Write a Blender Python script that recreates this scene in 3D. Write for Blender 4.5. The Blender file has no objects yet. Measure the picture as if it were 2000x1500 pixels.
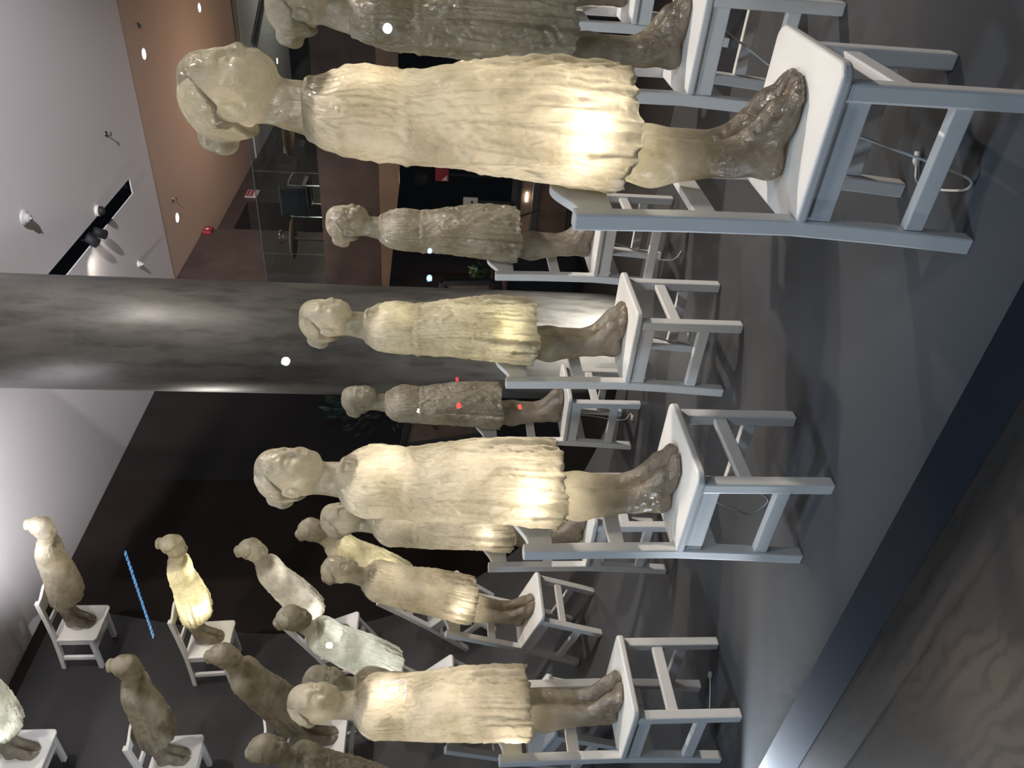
import bpy, bmesh, math, random
import numpy as np
from mathutils import Vector, Matrix

# World axes: X runs along the rows the way the statues face, Y runs from the viewer into the
# room across the platform, Z is up. The photograph was taken with the camera turned on its side.
S = bpy.context.scene
COL = S.collection

# ------------------------------------------------------------------ camera
YAW, PITCH, ROLL, EYE, FPX = -0.64399, 0.10205, -0.02205, 1.25087, 1492.84
def upright_axes():
    c, s = math.cos(YAW), math.sin(YAW)
    right = Vector((c, -s, 0)); fwd0 = Vector((s, c, 0))
    fwd = fwd0*math.cos(PITCH) - Vector((0, 0, math.sin(PITCH)))
    up = fwd0*math.sin(PITCH) + Vector((0, 0, math.cos(PITCH)))
    cr, sr = math.cos(ROLL), math.sin(ROLL)
    return right*cr - up*sr, right*sr + up*cr, fwd
_r, _u, _f = upright_axes()
cam_data = bpy.data.cameras.new('camera')
cam = bpy.data.objects.new('camera', cam_data); COL.objects.link(cam)
cam_data.sensor_fit = 'HORIZONTAL'; cam_data.sensor_width = 36.0
cam_data.lens = FPX/2000*36.0
cam_data.clip_start = 0.05; cam_data.clip_end = 100
m = Matrix.Identity(4)
for i in range(3):
    m[i][0] = -_u[i]; m[i][1] = _r[i]; m[i][2] = -_f[i]
m[2][3] = EYE
cam.matrix_world = m
S.camera = cam

# ------------------------------------------------------------------ world, exposure
S.view_settings.view_transform = 'Standard'
S.view_settings.look = 'None'
S.view_settings.exposure = 0.32
S.view_settings.gamma = 1.0
S.view_settings.use_curve_mapping = False
w = bpy.data.worlds.new('night_street'); S.world = w; w.use_nodes = True
w.node_tree.nodes['Background'].inputs[0].default_value = (0.60, 0.76, 1.0, 1)
w.node_tree.nodes['Background'].inputs[1].default_value = 0.05
cy = S.cycles
cy.max_bounces = 8; cy.diffuse_bounces = 5; cy.glossy_bounces = 2; cy.transmission_bounces = 4
cy.transparent_max_bounces = 10; cy.caustics_reflective = False; cy.caustics_refractive = False
cy.sample_clamp_indirect = 6.0

# ------------------------------------------------------------------ the large lights
def spot(name, loc, target, power, color, size=60, blend=0.4, radius=0.08):
    d = bpy.data.lights.new(name, 'SPOT'); d.energy = power; d.color = color
    d.spot_size = math.radians(size); d.spot_blend = blend; d.shadow_soft_size = radius
    o = bpy.data.objects.new(name, d); COL.objects.link(o); o.location = loc
    o.rotation_euler = (Vector(target)-Vector(loc)).to_track_quat('-Z', 'Y').to_euler()
    return o
def point(name, loc, power, color, radius=0.05):
    d = bpy.data.lights.new(name, 'POINT'); d.energy = power; d.color = color; d.shadow_soft_size = radius
    o = bpy.data.objects.new(name, d); COL.objects.link(o); o.location = loc
    return o
WARM = (1.0, 0.86, 0.70); NEUTRAL = (1.0, 0.93, 0.85); COOL = (0.72, 0.86, 1.0)
spot('key_spot', (2.1, 5.0, 4.95), (-1.3, 2.2, 0), 900, (1.0, 0.90, 0.79), 62, 0.5, 0.05)
spot('row_spot', (0.3, 4.4, 4.95), (-4.2, 2.6, 0.4), 290, (1.0, 0.91, 0.81), 60, 0.6, 0.05)
spot('curve_spot', (0.6, 3.2, 4.95), (-6.5, 3.8, 2.6), 420, (1.0, 0.93, 0.88), 50, 0.7, 0.05)
spot('back_row_spot', (-4.2, 6.9, 4.9), (-1.2, 2.4, 0.8), 230, (1.0, 0.92, 0.82), 70, 0.7, 0.06)
spot('front_row_fill_spot', (-3.4, 0.5, 4.9), (-1.2, 2.4, 0.9), 190, (1.0, 0.95, 0.88), 75, 0.9, 0.15)  # added fill from the near left for the statues' backs and heads
spot('upward_flood', (-4.3, 0.95, -0.08), (-6.45, 3.1, 5.0), 330, (0.88, 0.93, 1.0), 40, 0.8, 0.03)
spot('fascia_flood', (-3.25, 1.245, -0.08), (-2.2, 1.37, -0.10), 85, (0.80, 0.90, 1.0), 62, 0.5, 0.02)
spot('blue_fill_spot', (1.6, -1.6, 4.95), (-0.6, 1.9, 0.6), 190, (0.42, 0.68, 1.0), 52, 0.7, 0.25)  # this and the next are added cool fill for the near chair faces
spot('blue_fill_spot', (-2.6, -1.8, 4.95), (-2.6, 2.0, 0.6), 380, (0.62, 0.80, 1.0), 56, 0.7, 0.25)
spot('slab_edge_fill_spot', (-5.0, 7.6, 4.9), (-4.9, 10.1, 2.4), 115, (1.0, 0.82, 0.66), 60, 0.9, 0.05)  # added to brighten the slab edge and the wood beam
spot('ceiling_fill_spot', (2.3, 1.8, 3.6), (-2.2, 6.6, 5.05), 3000, (0.98, 0.95, 1.0), 40, 1.0, 0.1)  # this spot and the next are added, out of view, to brighten the ceiling
spot('ceiling_fill_spot', (-4.3, 2.6, 4.66), (-5.4, 5.9, 5.55), 1300, (0.98, 0.95, 1.0), 58, 0.9, 0.1)
spot('curve_fill_spot', (-2.2, 0.8, 4.85), (-5.8, 3.4, 3.0), 300, (1.0, 0.93, 0.84), 70, 0.9, 0.2)
spot('front_fill_spot', (1.4, 0.3, 4.85), (-0.6, 2.0, 1.4), 165, (1.0, 0.94, 0.86), 60, 0.9, 0.2)
spot('floor_glare_spot', (-2.0, 2.0, 4.95), (-2.28, 1.62, 0), 520, WARM, 11, 1.0, 0.05)  # added narrow beam imitating the glare of a lamp on the deck
spot('lobby_downlight', (-1.9, 0.2, 4.95), (-1.70, 0.88, -0.16), 1300, WARM, 7, 1.0, 0.05)
spot('column_base_light', (-2.62, 4.25, -0.1), (-3.1, 4.62, 0.35), 60, (1, 0.97, 0.92), 120, 0.8, 0.03)
spot('column_side_light', (-6.2, 5.2, 3.6), (-3.5, 4.9, 2.6), 60, NEUTRAL, 50, 0.8, 0.05)
point('mezzanine_glow', (-3.6, 12.6, 3.1), 52, (1.0, 0.77, 0.60), 0.4)
spot('wall_fill_spot', (-4.1, 10.4, 4.9), (-5.86, 11.0, 3.5), 17, (1.0, 0.78, 0.62), 80, 1.0, 0.1)  # added to lighten the brown wall behind the railing
point('upper_hall_glow', (-3.0, 18.5, 3.5), 40, (1.0, 0.92, 0.82), 0.4)
point('cafe_glow', (-4.4, 10.8, 1.5), 3.0, (1.0, 0.80, 0.6), 0.1)
point('plant_fill', (-3.68, 5.5, 1.85), 16.0, (1.0, 0.88, 0.74), 0.05)  # added lamp hidden behind the column, brightens the plant and the board

# ------------------------------------------------------------------ helpers
def tag(o, label=None, cat=None, group=None, kind=None):
    if label: o['label'] = label
    if cat: o['category'] = cat
    if group: o['group'] = group
    if kind: o['kind'] = kind
    return o
def empty(name, loc=(0, 0, 0), rot=(0, 0, 0)):
    o = bpy.data.objects.new(name, None); COL.objects.link(o)
    o.location = loc; o.rotation_euler = rot; o.empty_display_size = 0.1
    return o
def obj(name, data, mat=None, parent=None):
    if isinstance(data, bmesh.types.BMesh):
        me = bpy.data.meshes.new(name); data.normal_update(); data.to_mesh(me); data.free()
    else: me = data
    o = bpy.data.objects.new(name, me); COL.objects.link(o)
    if mat and not me.materials:
        for mm in (mat if isinstance(mat, (list, tuple)) else [mat]): me.materials.append(mm)
    if parent: o.parent = parent
    return o
def copy_tree(o, parent=None):
    c = o.copy(); COL.objects.link(c)
    if parent: c.parent = parent
    for ch in list(o.children): copy_tree(ch, c)
    return c
def smooth(me, angle=None):
    for p in me.polygons: p.use_smooth = True
    return me
def add_box(bm, lo, hi, bevel=0.0, seg=2):
    vs = [bm.verts.new((x, y, z)) for x in (lo[0], hi[0]) for y in (lo[1], hi[1]) for z in (lo[2], hi[2])]
    fs = [bm.faces.new([vs[i] for i in f]) for f in ((0,1,3,2), (4,6,7,5), (0,4,5,1), (2,3,7,6), (0,2,6,4), (1,5,7,3))]
    if bevel:
        es = list({e for f in fs for e in f.edges})
        bmesh.ops.bevel(bm, geom=es, offset=bevel, segments=seg, affect='EDGES', profile=0.5)
def box(lo, hi, bevel=0.0, seg=2):
    bm = bmesh.new(); add_box(bm, lo, hi, bevel, seg); return bm
def add_bar(bm, a, b, wx, wy, bevel=0.0, xdir=(1, 0, 0), seg=2):
    """rectangular bar from a to b, wx along xdir and wy across"""
    a, b = Vector(a), Vector(b); d = (b-a).normalized()
    x = Vector(xdir); x = (x-d*x.dot(d)).normalized(); y = d.cross(x)
    vs = [bm.verts.new(p+x*sx*wx/2+y*sy*wy/2) for p in (a, b) for sx, sy in ((-1,-1), (1,-1), (1,1), (-1,1))]
    fs = [bm.faces.new([vs[i] for i in f]) for f in ((3,2,1,0), (4,5,6,7), (0,1,5,4), (1,2,6,5), (2,3,7,6), (3,0,4,7))]
    if bevel:
        es = list({e for f in fs for e in f.edges})
        bmesh.ops.bevel(bm, geom=es, offset=bevel, segments=seg, affect='EDGES', profile=0.5)
def add_prism(bm, pts, axis, lo, hi):
    """polygon pts (2D) extruded along axis 0/1/2"""
    def p3(p, h):
        q = [p[0], p[1]]; q.insert(axis, h); return q
    a = [bm.verts.new(p3(p, lo)) for p in pts]; b = [bm.verts.new(p3(p, hi)) for p in pts]
    n = len(pts); bm.faces.new(a[::-1]); bm.faces.new(b)
    for i in range(n): bm.faces.new((a[i], a[(i+1) % n], b[(i+1) % n], b[i]))
    bmesh.ops.recalc_face_normals(bm, faces=bm.faces)
def add_tube(bm, pts, r, n=8, cap=True):
    pts = [Vector(p) for p in pts]; rings = []
    up = Vector((0.13, 0.31, 0.94))
    for i, p in enumerate(pts):
        t = (pts[min(i+1, len(pts)-1)]-pts[max(i-1, 0)]).normalized()
        x = t.cross(up).normalized(); y = t.cross(x)
        rr = r[i] if isinstance(r, (list, tuple)) else r
        rings.append([bm.verts.new(p+(x*math.cos(k*2*math.pi/n)+y*math.sin(k*2*math.pi/n))*rr) for k in range(n)])
    for a, b in zip(rings, rings[1:]):
        for k in range(n): bm.faces.new((a[k], a[(k+1) % n], b[(k+1) % n], b[k]))
    if cap: bm.faces.new(rings[0][::-1]); bm.faces.new(rings[-1])
    bmesh.ops.recalc_face_normals(bm, faces=bm.faces)
def add_lathe(bm, prof, n=32, center=(0, 0, 0), cap=False):
    rings = [[bm.verts.new((center[0]+r*math.cos(k*2*math.pi/n), center[1]+r*math.sin(k*2*math.pi/n), center[2]+z)) for k in range(n)] for r, z in prof]
    for a, b in zip(rings, rings[1:]):
        for k in range(n): bm.faces.new((a[k], a[(k+1) % n], b[(k+1) % n], b[k]))
    if cap: bm.faces.new(rings[0][::-1]); bm.faces.new(rings[-1])
    bmesh.ops.recalc_face_normals(bm, faces=bm.faces)
def catmull(pts, n=8):
    P = [Vector(p) for p in pts]; P = [P[0]]+P+[P[-1]]; out = []
    for i in range(1, len(P)-2):
        a, b, c, d = P[i-1:i+3]
        for k in range(n):
            t = k/n
            out.append(0.5*((2*b)+(c-a)*t+(2*a-5*b+4*c-d)*t*t+(3*b-a-3*c+d)*t**3))
    return out+[P[-2]]

# ------------------------------------------------------------------ materials
def mat_new(name):
    mt = bpy.data.materials.new(name); mt.use_nodes = True
    nt = mt.node_tree; return mt, nt, nt.nodes['Principled BSDF'], nt.nodes['Material Output']
def N(nt, t, **kw):
    n = nt.nodes.new(t)
    for k, v in kw.items():
        if k.startswith('i_'): n.inputs[k[2:].replace('_', ' ')].default_value = v
        else: setattr(n, k, v)
    return n
def plain(name, col, rough=0.5, metal=0.0, spec=None, noise=0.0, nscale=6, bump=0.0, bscale=40, emit=None, estr=0):
    mt, nt, b, out = mat_new(name)
    b.inputs['Base Color'].default_value = (*col, 1); b.inputs['Roughness'].default_value = rough
    b.inputs['Metallic'].default_value = metal
    if spec is not None: b.inputs['Specular IOR Level'].default_value = spec
    if emit: b.inputs['Emission Color'].default_value = (*emit, 1); b.inputs['Emission Strength'].default_value = estr
    tc = N(nt, 'ShaderNodeTexCoord')
    if noise:
        n = N(nt, 'ShaderNodeTexNoise', i_Scale=nscale, i_Detail=5.0, i_Roughness=0.6)
        r = N(nt, 'ShaderNodeValToRGB')
        r.color_ramp.elements[0].position = 0.3; r.color_ramp.elements[1].position = 0.7
        r.color_ramp.elements[0].color = (*[c*(1-noise) for c in col], 1)
        r.color_ramp.elements[1].color = (*[min(1, c*(1+noise)) for c in col], 1)
        nt.links.new(tc.outputs['Object'], n.inputs['Vector']); nt.links.new(n.outputs['Fac'], r.inputs['Fac'])
        nt.links.new(r.outputs['Color'], b.inputs['Base Color'])
    if bump:
        n = N(nt, 'ShaderNodeTexNoise', i_Scale=bscale, i_Detail=4.0)
        bp = N(nt, 'ShaderNodeBump', i_Strength=bump, i_Distance=0.01)
        nt.links.new(tc.outputs['Object'], n.inputs['Vector']); nt.links.new(n.outputs['Fac'], bp.inputs['Height'])
        nt.links.new(bp.outputs['Normal'], b.inputs['Normal'])
    return mt

def resin_material(name, upper, lower, z0, z1):
    """cloudy cast resin: part of the light passes through diffusely, glossy wrinkled skin"""
    mt, nt, b, out = mat_new(name); nt.nodes.remove(b)
    L = nt.links.new
    tc = N(nt, 'ShaderNodeTexCoord'); oi = N(nt, 'ShaderNodeObjectInfo')
    off = N(nt, 'ShaderNodeVectorMath', operation='SCALE'); off.inputs[0].default_value = (3, 5, 7)
    L(oi.outputs['Random'], off.inputs['Scale'])
    add = N(nt, 'ShaderNodeVectorMath', operation='ADD'); L(tc.outputs['Object'], add.inputs[0]); L(off.outputs[0], add.inputs[1])
    sep = N(nt, 'ShaderNodeSeparateXYZ'); L(tc.outputs['Object'], sep.inputs[0])
    n1 = N(nt, 'ShaderNodeTexNoise', i_Scale=7.0, i_Detail=6.0, i_Roughness=0.62); L(add.outputs[0], n1.inputs['Vector'])
    mr = N(nt, 'ShaderNodeMapRange'); mr.inputs['From Min'].default_value = z0; mr.inputs['From Max'].default_value = z1
    zz = N(nt, 'ShaderNodeMath', operation='MULTIPLY_ADD'); zz.inputs[1].default_value = 0.12; L(n1.outputs['Fac'], zz.inputs[0]); L(sep.outputs['Z'], zz.inputs[2])
    L(zz.outputs[0], mr.inputs['Value'])
    mx = N(nt, 'ShaderNodeMix', data_type='RGBA'); mx.inputs['A'].default_value = (*lower, 1); mx.inputs['B'].default_value = (*upper, 1)
    L(mr.outputs['Result'], mx.inputs['Factor'])
    ramp = N(nt, 'ShaderNodeValToRGB'); e = ramp.color_ramp.elements
    e[0].position = 0.32; e[0].color = (0.55, 0.53, 0.47, 1); e[1].position = 0.62; e[1].color = (1.0, 1.0, 1.0, 1)
    L(n1.outputs['Fac'], ramp.inputs['Fac'])
    mul = N(nt, 'ShaderNodeMix', data_type='RGBA', blend_type='MULTIPLY'); mul.inputs['Factor'].default_value = 1.0
    L(mx.outputs['Result'], mul.inputs['A']); L(ramp.outputs['Color'], mul.inputs['B'])
    # crumpled skin
    mp = N(nt, 'ShaderNodeMapping'); mp.inputs['Scale'].default_value = (1.3, 1.3, 0.75); L(add.outputs[0], mp.inputs['Vector'])
    v1 = N(nt, 'ShaderNodeTexNoise', i_Scale=34.0, i_Detail=5.0, i_Roughness=0.6, i_Distortion=1.2); L(mp.outputs[0], v1.inputs['Vector'])
    rid = N(nt, 'ShaderNodeMath', operation='SUBTRACT'); rid.inputs[1].default_value = 0.5; L(v1.outputs['Fac'], rid.inputs[0])
    ab = N(nt, 'ShaderNodeMath', operation='ABSOLUTE'); L(rid.outputs[0], ab.inputs[0])
    n2 = N(nt, 'ShaderNodeTexNoise', i_Scale=12.0, i_Detail=3.0); L(add.outputs[0], n2.inputs['Vector'])
    sm = N(nt, 'ShaderNodeMath', operation='MULTIPLY_ADD'); sm.inputs[1].default_value = 0.8; L(ab.outputs[0], sm.inputs[0]); L(n2.outputs['Fac'], sm.inputs[2])
    bp = N(nt, 'ShaderNodeBump', i_Strength=0.30, i_Distance=0.012); L(sm.outputs[0], bp.inputs['Height'])
    vo = N(nt, 'ShaderNodeTexVoronoi', i_Scale=42.0); vo.feature = 'SMOOTH_F1'
    wob = N(nt, 'ShaderNodeTexNoise', i_Scale=9.0, i_Detail=3.0); L(add.outputs[0], wob.inputs['Vector'])
    wv = N(nt, 'ShaderNodeVectorMath', operation='SCALE'); wv.inputs['Scale'].default_value = 0.10; L(wob.outputs['Color'], wv.inputs[0])
    wa = N(nt, 'ShaderNodeVectorMath', operation='ADD'); L(mp.outputs[0], wa.inputs[0]); L(wv.outputs[0], wa.inputs[1]); L(wa.outputs[0], vo.inputs['Vector'])
    gm = N(nt, 'ShaderNodeMath', operation='MULTIPLY_ADD'); gm.inputs[1].default_value = 0.9; L(vo.outputs['Distance'], gm.inputs[0]); L(sm.outputs[0], gm.inputs[2])
    bg = N(nt, 'ShaderNodeBump', i_Strength=0.95, i_Distance=0.014); L(gm.outputs[0], bg.inputs['Height'])
    df = N(nt, 'ShaderNodeBsdfDiffuse'); tr = N(nt, 'ShaderNodeBsdfTranslucent'); gl = N(nt, 'ShaderNodeBsdfGlossy')
    gl.inputs['Roughness'].default_value = 0.15
    for n in (df, tr): L(mul.outputs['Result'], n.inputs['Color']); L(bp.outputs['Normal'], n.inputs['Normal'])
    L(bg.outputs['Normal'], gl.inputs['Normal'])
    m1 = N(nt, 'ShaderNodeMixShader'); m1.inputs[0].default_value = 0.74; L(df.outputs[0], m1.inputs[1]); L(tr.outputs[0], m1.inputs[2])
    lw = N(nt, 'ShaderNodeLayerWeight', i_Blend=0.25); L(bg.outputs['Normal'], lw.inputs['Normal'])
    pw = N(nt, 'ShaderNodeMath', operation='POWER'); pw.inputs[1].default_value = 4.0; L(lw.outputs['Facing'], pw.inputs[0])
    fa = N(nt, 'ShaderNodeMath', operation='MULTIPLY_ADD'); fa.inputs[1].default_value = 0.5; fa.inputs[2].default_value = 0.14; L(pw.outputs[0], fa.inputs[0])
    m2 = N(nt, 'ShaderNodeMixShader'); L(fa.outputs[0], m2.inputs[0]); L(m1.outputs[0], m2.inputs[1]); L(gl.outputs[0], m2.inputs[2])
    L(m2.outputs[0], out.inputs['Surface'])
    return mt

CREAM = (0.74, 0.69, 0.555); BROWN = (0.50, 0.425, 0.33)
M_RESIN = resin_material('cast_resin', CREAM, BROWN, 0.08, 0.36)
M_DRESS = resin_material('cast_resin_dress', CREAM, CREAM, -1, 0)
M_WHITE = plain('white_chair_paint', (0.80, 0.79, 0.77), 0.32, noise=0.03, nscale=9)
M_BULB = plain('lamp_bulb', (1, 1, 1), 0.4, emit=(1.0, 0.9, 0.72), estr=6)
M_CABLE = plain('white_cable', (0.62, 0.62, 0.60), 0.5)
M_FLOOR = plain('grey_deck_paint', (0.066, 0.066, 0.069), 0.5, spec=0.25, noise=0.09, nscale=1.6, bump=0.05, bscale=25)
M_FASCIA = plain('dark_fascia_paint', (0.018, 0.024, 0.040), 0.5, noise=0.1)
M_CEIL = plain('white_ceiling_paint', (0.80, 0.77, 0.78), 0.9)
M_CEILWARM = plain('warm_lit_ceiling', (0.62, 0.46, 0.36), 0.9)  # white paint in warm light; the warm tint is put into the colour
M_BLACKWALL = plain('black_brown_wall', (0.016, 0.0125, 0.011), 0.7, spec=0.12, noise=0.2, nscale=2)
M_BROWNWALL = plain('brown_metal_panel', (0.060, 0.044, 0.040), 0.38, noise=0.25, nscale=3)
M_BLACK = plain('matt_black', (0.012, 0.012, 0.013), 0.7)
M_NEARBLACK = plain('dark_fabric', (0.015, 0.017, 0.024), 0.55)
M_CHROME = plain('chrome', (0.85, 0.85, 0.85), 0.12, metal=1.0)
M_WOOD = plain('brown_wood', (0.16, 0.095, 0.062), 0.5, noise=0.35, nscale=4)
M_WOODLIGHT = plain('light_wood', (0.33, 0.22, 0.15), 0.5, noise=0.15, nscale=3)
M_FASCIABROWN = plain('brown_slab_edge', (0.10, 0.070, 0.058), 0.6, noise=0.35, nscale=2.5)
M_LEAF = plain('leaf_green', (0.07, 0.16, 0.05), 0.5, noise=0.4, nscale=20)
M_PETAL = plain('white_petal', (0.85, 0.82, 0.72), 0.6)
M_RED = plain('red_sign', (0.30, 0.02, 0.025), 0.5)
M_PAPER = plain('pale_card', (0.62, 0.55, 0.52), 0.7)
M_GREY = plain('grey_plastic', (0.45, 0.44, 0.44), 0.5)
M_STEEL = plain('brushed_steel', (0.6, 0.58, 0.55), 0.3, metal=1.0)
M_LAMPON = plain('lamp_face', (1, 1, 1), 0.5, emit=(1.0, 0.95, 0.88), estr=14)

def glass_material(name, tint=(1, 1, 1), base=0.035, rough=0.0):
    mt, nt, b, out = mat_new(name); nt.nodes.remove(b); L = nt.links.new
    t = N(nt, 'ShaderNodeBsdfTransparent'); t.inputs[0].default_value = (*tint, 1)
    g = N(nt, 'ShaderNodeBsdfGlossy'); g.inputs['Roughness'].default_value = rough
    lw = N(nt, 'ShaderNodeLayerWeight', i_Blend=0.5)
    p = N(nt, 'ShaderNodeMath', operation='POWER'); p.inputs[1].default_value = 5.0; L(lw.outputs['Facing'], p.inputs[0])
    f = N(nt, 'ShaderNodeMath', operation='MULTIPLY_ADD'); f.inputs[1].default_value = 0.6; f.inputs[2].default_value = base; L(p.outputs[0], f.inputs[0])
    mx = N(nt, 'ShaderNodeMixShader'); L(f.outputs[0], mx.inputs[0]); L(t.outputs[0], mx.inputs[1]); L(g.outputs[0], mx.inputs[2])
    L(mx.outputs[0], out.inputs['Surface']); return mt
M_GLASS = glass_material('window_glass', (1, 1, 1), 0.03)
M_RAILGLASS = glass_material('railing_glass', (0.80, 0.86, 0.84), 0.03)
M_GLASSEDGE = plain('glass_edge', (0.06, 0.085, 0.08), 0.3)

def concrete_material():
    mt, nt, b, out = mat_new('column_concrete'); L = nt.links.new
    tc = N(nt, 'ShaderNodeTexCoord')
    mp = N(nt, 'ShaderNodeMapping'); mp.inputs['Scale'].default_value = (3.0, 3.0, 0.7); L(tc.outputs['Object'], mp.inputs['Vector'])
    n1 = N(nt, 'ShaderNodeTexNoise', i_Scale=1.6, i_Detail=8.0, i_Roughness=0.65); L(mp.outputs[0], n1.inputs['Vector'])
    r = N(nt, 'ShaderNodeValToRGB'); e = r.color_ramp.elements
    e[0].position = 0.33; e[0].color = (0.10, 0.096, 0.086, 1); e[1].position = 0.66; e[1].color = (0.20, 0.19, 0.172, 1)
    L(n1.outputs['Fac'], r.inputs['Fac'])
    n2 = N(nt, 'ShaderNodeTexNoise', i_Scale=5.0, i_Detail=4.0, i_Roughness=0.5); L(mp.outputs[0], n2.inputs['Vector'])
    r2 = N(nt, 'ShaderNodeValToRGB'); e = r2.color_ramp.elements
    e[0].position = 0.36; e[0].color = (0.50, 0.50, 0.49, 1); e[1].position = 0.50; e[1].color = (1, 1, 1, 1); L(n2.outputs['Fac'], r2.inputs['Fac'])
    mu = N(nt, 'ShaderNodeMix', data_type='RGBA', blend_type='MULTIPLY'); mu.inputs['Factor'].default_value = 0.7
    L(r.outputs['Color'], mu.inputs['A']); L(r2.outputs['Color'], mu.inputs['B']); L(mu.outputs['Result'], b.inputs['Base Color'])
    b.inputs['Roughness'].default_value = 0.42
    bp = N(nt, 'ShaderNodeBump', i_Strength=0.15, i_Distance=0.01); L(n1.outputs['Fac'], bp.inputs['Height']); L(bp.outputs['Normal'], b.inputs['Normal'])
    return mt
M_CONCRETE = concrete_material()

def marble_material():
    mt, nt, b, out = mat_new('lobby_stone'); L = nt.links.new
    tc = N(nt, 'ShaderNodeTexCoord')
    n0 = N(nt, 'ShaderNodeTexNoise', i_Scale=2.2, i_Detail=4.0); L(tc.outputs['Object'], n0.inputs['Vector'])
    wv = N(nt, 'ShaderNodeTexWave', i_Scale=5.5, i_Distortion=11.0, i_Detail=5.0, i_Detail_Scale=1.4); wv.bands_direction = 'Y'
    L(tc.outputs['Object'], wv.inputs['Vector'])
    r = N(nt, 'ShaderNodeValToRGB'); e = r.color_ramp.elements
    e[0].position = 0.0; e[0].color = (0.014, 0.0125, 0.012, 1); e[1].position = 0.5; e[1].color = (0.027, 0.023, 0.020, 1)
    L(wv.outputs['Fac'], r.inputs['Fac'])
    r0 = N(nt, 'ShaderNodeValToRGB'); e = r0.color_ramp.elements
    e[0].position = 0.35; e[0].color = (0, 0, 0, 1); e[1].position = 0.6; e[1].color = (1, 1, 1, 1); L(n0.outputs['Fac'], r0.inputs['Fac'])
    mx = N(nt, 'ShaderNodeMix', data_type='RGBA'); mx.inputs['B'].default_value = (0.024, 0.0205, 0.018, 1)
    L(r0.outputs['Color'], mx.inputs['Factor']); L(r.outputs['Color'], mx.inputs['A'])
    # tile joints: straight lines in plan, n.p = c
    sep = N(nt, 'ShaderNodeSeparateXYZ'); L(tc.outputs['Object'], sep.inputs[0])
    prev = None
    for ang, px_, py_ in ((-91, -1.565, 1.08), (-92.7, -1.87, 1.33), (-22, -1.93, 1.05), (36, -1.58, 1.01), (4.8, -1.57, 1.08), (-22, -2.2, 0.55)):
        a = math.radians(ang); nx, ny = -math.sin(a), math.cos(a); c = nx*px_+ny*py_
        m1 = N(nt, 'ShaderNodeMath', operation='MULTIPLY'); m1.inputs[1].default_value = nx; L(sep.outputs['X'], m1.inputs[0])
        m2 = N(nt, 'ShaderNodeMath', operation='MULTIPLY_ADD'); m2.inputs[1].default_value = ny; L(sep.outputs['Y'], m2.inputs[0]); L(m1.outputs[0], m2.inputs[2])
        m3 = N(nt, 'ShaderNodeMath', operation='SUBTRACT'); m3.inputs[1].default_value = c; L(m2.outputs[0], m3.inputs[0])
        m4 = N(nt, 'ShaderNodeMath', operation='ABSOLUTE'); L(m3.outputs[0], m4.inputs[0])
        m5 = N(nt, 'ShaderNodeMath', operation='LESS_THAN'); m5.inputs[1].default_value = 0.0011; L(m4.outputs[0], m5.inputs[0])
        if prev is None: prev = m5
        else:
            mm = N(nt, 'ShaderNodeMath', operation='MAXIMUM'); L(prev.outputs[0], mm.inputs[0]); L(m5.outputs[0], mm.inputs[1]); prev = mm
    mj = N(nt, 'ShaderNodeMix', data_type='RGBA'); mj.inputs['B'].default_value = (0.03, 0.028, 0.026, 1)
    L(prev.outputs[0], mj.inputs['Factor']); L(mx.outputs['Result'], mj.inputs['A']); L(mj.outputs['Result'], b.inputs['Base Color'])
    b.inputs['Roughness'].default_value = 0.38
    return mt
M_STONE = marble_material()

# ------------------------------------------------------------------ the setting
S0, RAD, CEIL, LOW = 3.17716, 3.47032, 5.05, -0.16
WALLX = -S0-RAD
def profile(s):
    """distance s along the deck -> X, Z, tilt of the deck there"""
    if s <= S0: return -s, 0.0, 0.0
    a = min((s-S0)/RAD, math.pi/2)
    return -S0-RAD*math.sin(a), RAD*(1-math.cos(a))+max(0, s-S0-RAD*math.pi/2), a
def drift(s):
    return float(np.interp(s, [3.2, 3.9, 6.83, 7.82, 8.24, 9.09, 9.5, 10.2], [0, 0.10, 0.39, 0.50, 0.57, 0.73, 0.82, 0.95]))
SEND = S0+RAD*math.pi/2+(4.90-RAD)

def struct(name, bm, mt, parent=None):
    o = obj(name, bm, mt, parent); o['kind'] = 'structure'; return o

bm = bmesh.new(); add_box(bm, (-7.5, -4.5, LOW-0.1), (7.5, 21, LOW)); struct('floor', bm, M_STONE)
# curved deck: flat at the right, sweeping up into a wall at the left
bm = bmesh.new(); ss = [-3.2, -1.6, 0, 1.2, 2.2, S0]+[S0+RAD*math.pi/2*k/36 for k in range(1, 37)]+[SEND]
rows = []
for s in ss:
    x, z, a = profile(s); nx, nz = math.sin(a), math.cos(a); th = 0.158 if s <= S0 else 0.10
    th = 0.158+(0.06-0.158)*min(1, max(0, (s-S0)/2.5))
    y0, y1 = 1.36+drift(s)*0.5, 4.10+drift(s)
    rows.append([bm.verts.new((x, y0, z)), bm.verts.new((x, y1, z)), bm.verts.new((x-nx*th, y1, z-nz*th)), bm.verts.new((x-nx*th, y0, z-nz*th))])
for a, b in zip(rows, rows[1:]):
    for k in range(4):
        f = bm.faces.new((a[k], a[(k+1) % 4], b[(k+1) % 4], b[k])); f.material_index = 1 if k in (1, 3) else 0
        f.smooth = k == 0
bm.faces.new(rows[0]); bm.faces.new(rows[-1][::-1])
bmesh.ops.recalc_face_normals(bm, faces=bm.faces)
deck = obj('deck', bm, [M_FLOOR, M_FASCIA])
tag(deck, 'grey painted display deck sweeping up at one end into a curved wall', 'platform', kind='structure')
bm = bmesh.new(); add_box(bm, (-7.0, -4.5, LOW), (-6.72, 10.2, CEIL)); struct('wall_left', bm, M_BLACKWALL)
bm = bmesh.new(); add_box(bm, (-6.72, 9.75, LOW), (-5.86, 11.88, CEIL)); struct('wall_panel', bm, M_BROWNWALL)
bm = bmesh.new()
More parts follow.
